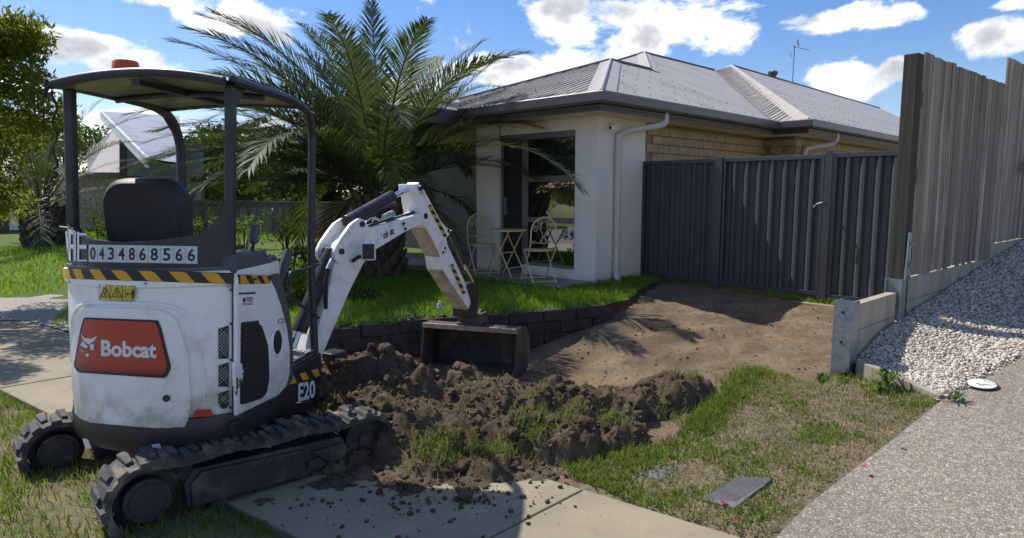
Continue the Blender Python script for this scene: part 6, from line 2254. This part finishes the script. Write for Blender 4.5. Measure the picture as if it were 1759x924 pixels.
# ------------------------------------------------------------------ street tree, far left
M['leaf'] = mk_leaf('tree_leaf', (.065, .095, .02), (.22, .225, .045), .5, .45, 1.4)
M['treebark'] = mat('tree_bark', (.10, .085, .07), (.06, .05, .042), 12, .9, bscale=40, bstr=.6)


def leafcloud(blobs, n_per, size, seed, slim=.34):
    g_ = np.random.default_rng(seed); V_, F_, T_ = [], [], []
    off = 0
    for (c, r, dens) in blobs:
        n_ = int(n_per * dens)
        d = g_.normal(size=(n_, 3)); d /= np.linalg.norm(d, axis=1)[:, None]
        rad = (.35 + .65 * g_.random(n_) ** .5)[:, None]
        p = np.array(c)[None] + d * rad * np.array(r)[None]
        ax = g_.normal(size=(n_, 3)); ax[:, 2] -= .5; ax /= np.linalg.norm(ax, axis=1)[:, None]
        bx = np.cross(ax, g_.normal(size=(n_, 3))); bx /= np.linalg.norm(bx, axis=1)[:, None]
        s = size * g_.uniform(.6, 1.3, (n_, 1))
        q = np.stack([p, p + ax * s * .5 + bx * s * slim * .5, p + ax * s, p + ax * s * .5 - bx * s * slim * .5], 1)
        V_.append(q.reshape(-1, 3)); i = (np.arange(n_) * 4)[:, None] + off
        F_.append((i + [0, 1, 2, 3])); off += n_ * 4
        T_.append(np.repeat(np.clip(g_.random(n_) * .6 + g_.random() * .5, 0, 1), 4))
    return np.concatenate(V_), np.concatenate(F_), np.concatenate(T_)


tb = Vector((-7.45, 8.1, 0))
tree = empty('street_tree', tb, 'bushy yellow green street tree at the left picture edge', 'tree')
blobs = []; rnd = random.Random(21); br = MB()
br.tube(curve_pts([tb, tb + Vector((.03, 0, .7)), tb + Vector((.08, .02, 1.4)), tb + Vector((.1, .0, 2.3))], 4), [.10, .10, .095, .09, .085, .08, .08, .075, .07, .06, .05, .045, .04], 10)
for k in range(46):
    a = rnd.uniform(0, 6.28); zz_ = rnd.uniform(1.35, 4.05); rr = 1.75 * math.sqrt(max(.1, 1 - ((zz_ - 2.5) / 1.75) ** 2)) * rnd.uniform(.45, 1.0)
    c = tb + Vector((math.cos(a) * rr, math.sin(a) * rr, zz_))
    blobs.append((c[:], (rnd.uniform(.28, .5), rnd.uniform(.28, .5), rnd.uniform(.2, .36)), rnd.uniform(.7, 1.3)))
    mid = tb + Vector((math.cos(a) * rr * .4, math.sin(a) * rr * .4, .9 + zz_ * .35 + .4))
    br.tube(curve_pts([tb + Vector((.08, 0, 1.1 + rnd.uniform(0, 1.0))), mid, c], 3), [.028, .024, .02, .017, .014, .010, .006], 6)
br.build('trunk', M['treebark'], tree, smooth=60)
v, f, tn_ = leafcloud(blobs, 640, .105, 5, .32)
np_obj('crown', v, f, M['leaf'], tree, attr={'tone': tn_})

# ------------------------------------------------------------------ shrubs
M['shrub'] = mk_leaf('shrub_leaf', (.06, .10, .018), (.17, .22, .04), .45, .35, 6)
M['shrubd'] = mk_leaf('dark_shrub_leaf', (.025, .045, .012), (.06, .09, .022), .35, .35, 6)


def shrub(name, c, w, h, n_, size, m, lab, seed, tall=False):
    rnd = random.Random(seed); c = Vector(c)
    root = empty(name, c, lab, 'shrub'); bl = []; st_ = MB()
    for k in range(10):
        a = rnd.uniform(0, 6.28); rr = rnd.uniform(.1, 1) * w / 2; zz_ = h * rnd.uniform(.3, .95)
        p = c + Vector((math.cos(a) * rr, math.sin(a) * rr, zz_)); bl.append((p[:], (w * .22, w * .22, h * .16), 1))
        st_.tube(curve_pts([c, c + Vector((math.cos(a) * rr * .4, math.sin(a) * rr * .4, zz_ * .6)), p], 3), .008 + w * .004, 5)
    st_.build('stems', M['treebark'], root)
    v, f, tn_ = leafcloud(bl, n_ / 10, size, seed, .55); np_obj('foliage', v, f, m, root, attr={'tone': tn_})


def at_ground(px, Y, z=0.0): return Vector(((px - 879.5) / FPX * Y, Y, z))


shrub('shrub', at_ground(168, 19, .0), 1.0, .95, 900, .07, M['shrub'], 'small round green shrub before the brick wall, left of the seat', 1)
shrub('shrub', at_ground(347, 17, .05), .8, 1.0, 700, .07, M['shrub'], 'leafy lime green shrub right of the excavator seat', 2)
shrub('shrub', at_ground(418, 15, .05), .9, 1.0, 700, .06, M['shrub'], 'sparse light green shrub between the canopy posts', 3)
shrub('shrub', at_ground(490, 15.5, .05), 1.0, 1.2, 1000, .07, M['shrubd'], 'dark leafy shrub in front of the back paling fence', 4)
shrub('shrub', at_ground(497, 8.8, .1), 1.1, .75, 1700, .05, M['shrubd'], 'dark small leaved bush behind the grab rail', 5)
shrub('shrub', at_ground(525, 8.3, .12), .9, .5, 1500, .045, M['shrub'], 'low bright green bush at the lawn edge behind the lift cylinder', 6)
shrub('shrub', at_ground(600, 8.0, .2), .6, .32, 700, .04, M['shrubd'], 'low dark ground plant at the foot of the palm', 7)
# pebbles along the wall top
n = 110
s_ = RNG.uniform(3.55, 5.0, n); q_ = -6.05 + (s_ - 3.5) * .62 - RNG.uniform(.0, .28, n)
x = .703 * s_ + .7112 * q_; y = .7112 * s_ - .703 * q_
tag(scatter_rocks('wall_top_pebbles', np.stack([x, y, z_lawn(s_, 0) + .02], 1), RNG.uniform(.012, .026, n), mat('grey_stone', (.11, .105, .098), (.07, .066, .06), 30, .9)), 'pale pebbles strewn on the lawn edge above the block wall', 'gravel', kind='stuff')

# ------------------------------------------------------------------ back paling fence
bf = empty('back_fence', P(440, 412, 20.5), 'low grey timber paling fence across the far end of the driveway', 'fence')
fa, fb = P(322, 412, 22.0), P(640, 420, 18.0)
fa.z = fb.z = .02
bd_ = (fb - fa); Lb = bd_.length; bd_ = bd_.normalized(); bn = Vector((bd_.y, -bd_.x, 0))
ztop = P(430, 347, 20.6).z
MB().box((fa + fb) / 2 + Z * (ztop + .0), (Lb, .09, .04), (bd_, bn, Z)).build('top_cap', M['backpaling'], bf)
MB().box((fa + fb) / 2 + bn * .02 + Z * (ztop - .11), (Lb, .03, .12), (bd_, bn, Z)).build('rail', M['backpaling'], bf)
MB().box((fa + fb) / 2 + bn * .02 + Z * (.12), (Lb, .04, .2), (bd_, bn, Z)).build('plinth', M['postwood'], bf)
d = 0; k = 0
while d < Lb:
    w = .11
    MB().box(fa + bd_ * (d + w / 2) + bn * (.0 + .012 * (k % 2)) + Z * (ztop / 2), (w + .01, .016, ztop - .06), (bd_, bn, Z)).build('paling', M['backpaling'], bf)
    d += w; k += 1
for d in (0, 2.4, 4.8, 7.2):
    MB().box(fa + bd_ * d - bn * .06 + Z * (ztop / 2), (.1, .1, ztop + .06), (bd_, bn, Z)).build('post', M['backpaling'], bf)

# ------------------------------------------------------------------ left neighbour house
nh = empty('neighbour_house', P(200, 405, 25), 'pale brick house with white skillion roof behind the left lawn', 'house')
M['nbrick'] = mat('pale_brown_brick', (.33, .27, .215), (.28, .23, .18), 6, .9)
M['nmortar'] = mat('pale_mortar', (.38, .34, .29), None, 6, .9)
M['clad'] = mk_ribbed('blue_grey_cladding', (.17, .19, .21), Vector((0, 0, 1)), .18, .6, .02, .6)
M['whiteroof'] = mk_ribbed('white_roof_sheet', (.42, .43, .44), Vector((.8, -.6, 0)), .22, 1.0, .04, .35)
M['tanroof'] = mk_ribbed('tan_roof_sheet', (.30, .275, .245), Vector((.8, -.6, 0)), .22, 1.0, .04, .4)
Yb = 22.4
def fw(x0, y0, x1, y1, Y, th, m, name, parent=nh):
    p = [P(x0, y0, Y), P(x1, y0, Y), P(x1, y1, Y), P(x0, y1, Y)]
    return MB().extr(p, (0, th, 0)).build(name, m, parent)
wall_n = fw(95, 300, 345, 415, Yb, .25, M['nmortar'], 'brick_wall')
z0_, z1_ = P(100, 414, Yb).z, P(100, 303, Yb).z
xa, xb_ = P(100, 400, Yb).x, P(340, 400, Yb).x
nbm = None; r_ = 0; z = z0_
while z < z1_ - .1:
    x = xa + (.17 if r_ % 2 else 0)
    while x < xb_ - .3:
        if nbm is None:
            o = MB().box((0, 0, 0), (.325, .05, .135)).build('brick', M['nbrick'], None); nbm = o.data
        else:
            o = bpy.data.objects.new('brick', nbm); COL.objects.link(o)
        o.location = (x + .17, Yb - .004, z + .08); o.parent = wall_n
        x += .345
    z += .155; r_ += 1
fw(218, 246, 345, 302, Yb - 1.4, .2, M['clad'], 'upper_wall')
fw(330, 262, 352, 312, Yb - .1, .1, M['dark'], 'window')
MB().extr([P(283, 268, Yb - .3), P(296, 262, Yb - .3), P(300, 275, Yb - .3), P(285, 280, Yb - .3)], (0, .2, 0)).build('fascia_end', M['white'], nh)
fw(205, 236, 216, 304, Yb - .6, .2, mat('brown_post', (.05, .035, .03)), 'verandah_post')
fw(95, 296, 230, 304, Yb - .25, .3, M['fasciadark'], 'wall_capping')
# skillion roof: rises to the upper left, low edge behind the palm
r0, r1_, r2, r3 = P(172, 191, 23.5), P(308, 199, 25.5), P(316, 281, 18.3), P(252, 272, 17.5)
rf = mesh_obj('skillion_roof', [r0, r1_, r2, r3], [(0, 1, 2, 3)], M['whiteroof'], nh, recalc=False)
n_ = (r1_ - r0).cross(r3 - r0).normalized(); n_ = n_ if n_.z > 0 else -n_
MB().extr([r0 + n_ * .02, r3 + n_ * .02, r3 - n_ * .26, r0 - n_ * .26], (r1_ - r0).normalized() * .06).build('barge_board', M['white'], rf)
MB().extr([r0 - n_ * .06, r1_ - n_ * .06, r2 - n_ * .06, r3 - n_ * .06], -n_ * .05).build('roof_lining', M['clad'], rf)
mesh_obj('lower_roof', [P(150, 262, 26), P(195, 222, 30), P(222, 222, 30), P(222, 298, 24), P(150, 298, 24)], [(0, 1, 2, 3, 4)], M['tanroof'], nh, recalc=False)
fw(-40, 335, 70, 432, 24.5, .3, M['nbrick'], 'garage_wall')
fw(16, 345, 40, 413, 24.2, .2, M['white'], 'garage_pier')
fw(-40, 350, 14, 413, 24.3, .1, M['doorgrey'], 'garage_door')
mesh_obj('lower_roof', [P(-80, 340, 23), P(70, 335, 23), P(60, 280, 29), P(-80, 285, 29)], [(0, 1, 2, 3)], M['tanroof'], nh, recalc=False)

# ------------------------------------------------------------------ patio furniture
M['iron'] = mat('cream_painted_iron', (.74, .60, .33), (.66, .52, .27), 9, .5, dirt=(.30, .20, .10), dscale=12, damt=.35)
def spiral(c, r, a0, turns, ux_, uy_, n=22):
    return [c + ux_ * (r * (1 - .75 * k / n) * math.cos(a0 + turns * 2 * math.pi * k / n)) + uy_ * (r * (1 - .75 * k / n) * math.sin(a0 + turns * 2 * math.pi * k / n)) for k in range(n + 1)]


def make_chair():
    root = empty('bistro_chair', (0, 0, 0))
    def bl(mb, name, **kw): return mb.build(name, M['iron'], root, local=True, smooth=60, **kw)
    V3 = Vector
    for y in (-.19, .19):       # back upright that runs into the front leg (crossed frame)
        mb = MB(); mb.tube([V3((.24, y, 0)), V3((-.02, y, .30)), V3((-.17, y, .47)), V3((-.20, y, .62))], .011, 8); bl(mb, 'leg')
        mb = MB(); mb.tube([V3((-.26, y * .9, 0)), V3((-.02, y * .9, .26)), V3((.16, y * .9, .44))], .010, 8); bl(mb, 'leg')
    arch = [V3((-.20 - .10 * max(0, z - .62), y, z)) for y, z in [(-.19, .62), (-.19, .72)] + [(-.19 * math.cos(t), .72 + .20 * math.sin(t)) for t in np.linspace(0, math.pi, 15)] + [(.19, .62)]]
    mb = MB(); mb.tube(arch, .011, 8); bl(mb, 'back_arch')
    bx = lambda y, z: V3((-.20 - .10 * max(0, z - .62), y, z))
    mb = MB(); mb.tube([bx(-.19, .57), bx(0, .555), bx(.19, .57)], .007, 6); bl(mb, 'back_rail')
    for sg in (-1, 1):
        mb = MB(); mb.tube(curve_pts([bx(sg * .07, .56), bx(sg * -.01, .66), bx(sg * -.05, .76), bx(sg * -.03, .84)], 5) , .005, 6)
        mb.tube(curve_pts([bx(sg * .03, .56), bx(sg * .02, .68), bx(sg * .07, .76)], 5), .005, 6)
        yy, zz2 = V3((0, 1, 0)), V3((-.1, 0, 1)).normalized()
        mb.tube(spiral(bx(sg * .065, .85), .045, math.pi / 2 * (1 + sg), sg * 1.4, yy, zz2), .005, 6)
        mb.tube(spiral(bx(sg * .125, .76), .05, math.pi / 2 * (1 + sg), -sg * 1.4, yy, zz2), .005, 6)
        bl(mb, 'scroll')
    mb = MB(); mb.loft([[V3((x, y, z)) for x, y in rbox_ring(.02, 0, .38 * s, .38 * s, .12)] for z, s in ((.435, .97), (.44, 1), (.452, 1), (.457, .97))]); bl(mb, 'seat')
    mb = MB(); mb.tube([V3((.22, -.19, .02)), V3((.22, .19, .02))], .007, 6); mb.tube([V3((-.24, -.17, .02)), V3((-.24, .17, .02))], .007, 6); bl(mb, 'stretcher')
    return root


ch = make_chair()
ch.location = SQ(6.95, -6.33, .316); ch.rotation_euler = (0, 0, math.atan2(-V.y, -V.x) - R(28))
tag(ch, 'cream scrolled iron folding chair nearest the white corner pier', 'chair', 'cream folding chairs at the bistro table')
c2_ = ch.copy(); COL.objects.link(c2_)
c2_.location = SQ(7.05, -7.62, .316); c2_.rotation_euler = (0, 0, R(-70))
c2_['label'] = 'cream scrolled iron folding chair left of the round table, under the palm fronds'
for o in list(ch.children):
    p_ = o.copy(); COL.objects.link(p_); p_.parent = c2_
tbz = SQ(7.02, -7.04, .316)
tab = empty('bistro_table', tbz, 'round cream iron bistro table between the two folding chairs', 'table')
MB().loft([[tbz + Vector((math.cos(t) * r_, math.sin(t) * r_, z_)) for t in np.linspace(0, 2 * math.pi, 33)[:-1]] for r_, z_ in ((.285, .685), (.30, .69), (.30, .708), (.29, .712))]).build('table_top', M['iron'], tab, smooth=40)
for sx in (-1, 1):
    for sy in (-1, 1):
        p0 = tbz + V * (.25 * sx) + U * (.15 * sy); p1 = tbz - V * (.18 * sx) + U * (.15 * sy) + Z * .68
        MB().tube([p0, p0.lerp(p1, .45) , p1], .011, 8).build('leg', M['iron'], tab, smooth=60)
for sx in (-1, 1): MB().tube([tbz + V * (.16 * sx) + U * .15 + Z * .14, tbz + V * (.16 * sx) - U * .15 + Z * .14], .008, 6).build('stretcher', M['iron'], tab)
MB().tube([tbz + V * .02 + U * .15 + Z * .36, tbz + V * .02 - U * .15 + Z * .36], .008, 6).build('stretcher', M['iron'], tab)
# porch steps
tag(MB().extr([P(690, 456, 11.6), P(748, 458, 11.2), P(752, 446, 12.2), P(696, 444, 12.6)], (0, 0, .12)).build('porch_step', M['concpale'], None, bevel=.01), 'pale concrete porch step beside the palm trunk', 'step')

# ------------------------------------------------------------------ trees behind the back fence
M['farleaf'] = mk_leaf('far_tree_leaf', (.04, .065, .015), (.09, .12, .03), .35, .5, 1.0)
def far_tree(c, w, h, seed, lab):
    c = Vector(c); rnd = random.Random(seed)
    root = empty('background_tree', c, lab, 'tree'); bl = []; br = MB()
    br.tube([c, c + Z * h * .4, c + Z * h * .7], [.14, .11, .07], 8)
    for k in range(26):
        a = rnd.uniform(0, 6.28); zz_ = h * rnd.uniform(.22, .95); rr = w / 2 * math.sqrt(max(.05, 1 - ((zz_ / h - .5) / .55) ** 2)) * rnd.uniform(.3, 1)
        p = c + Vector((math.cos(a) * rr, math.sin(a) * rr, zz_)); bl.append((p[:], (w * .16, w * .16, h * .11), rnd.uniform(.7, 1.2)))
        br.tube([c + Z * h * rnd.uniform(.2, .5), p], [.05, .015], 5)
    br.build('trunk', M['treebark'], root)
    v, f, tn_ = leafcloud(bl, 190, .24, seed, .5); np_obj('crown', v, f, M['farleaf'], root, attr={'tone': tn_})
far_tree(at_ground(400, 26), 5.0, 4.2, 31, 'dark leafy tree behind the paling fence, left of the right canopy post')
far_tree(at_ground(505, 24), 4.4, 3.6, 32, 'dark leafy tree behind the paling fence, seen through the palm fronds')
far_tree(at_ground(450, 30), 5.0, 4.6, 35, 'tall dark tree farthest back between the canopy posts')
far_tree(at_ground(575, 25), 4.2, 3.4, 36, 'dark leafy tree behind the palm trunk, right of the front canopy post')
far_tree(at_ground(350, 30), 5.0, 4.0, 37, 'dark leafy tree right of the white skillion roof')
far_tree(at_ground(120, 34), 6.0, 5.0, 33, 'distant green tree left of the white skillion roof')
far_tree(at_ground(-20, 32), 7.0, 5.5, 34, 'distant dark tree behind the street tree at the left edge')
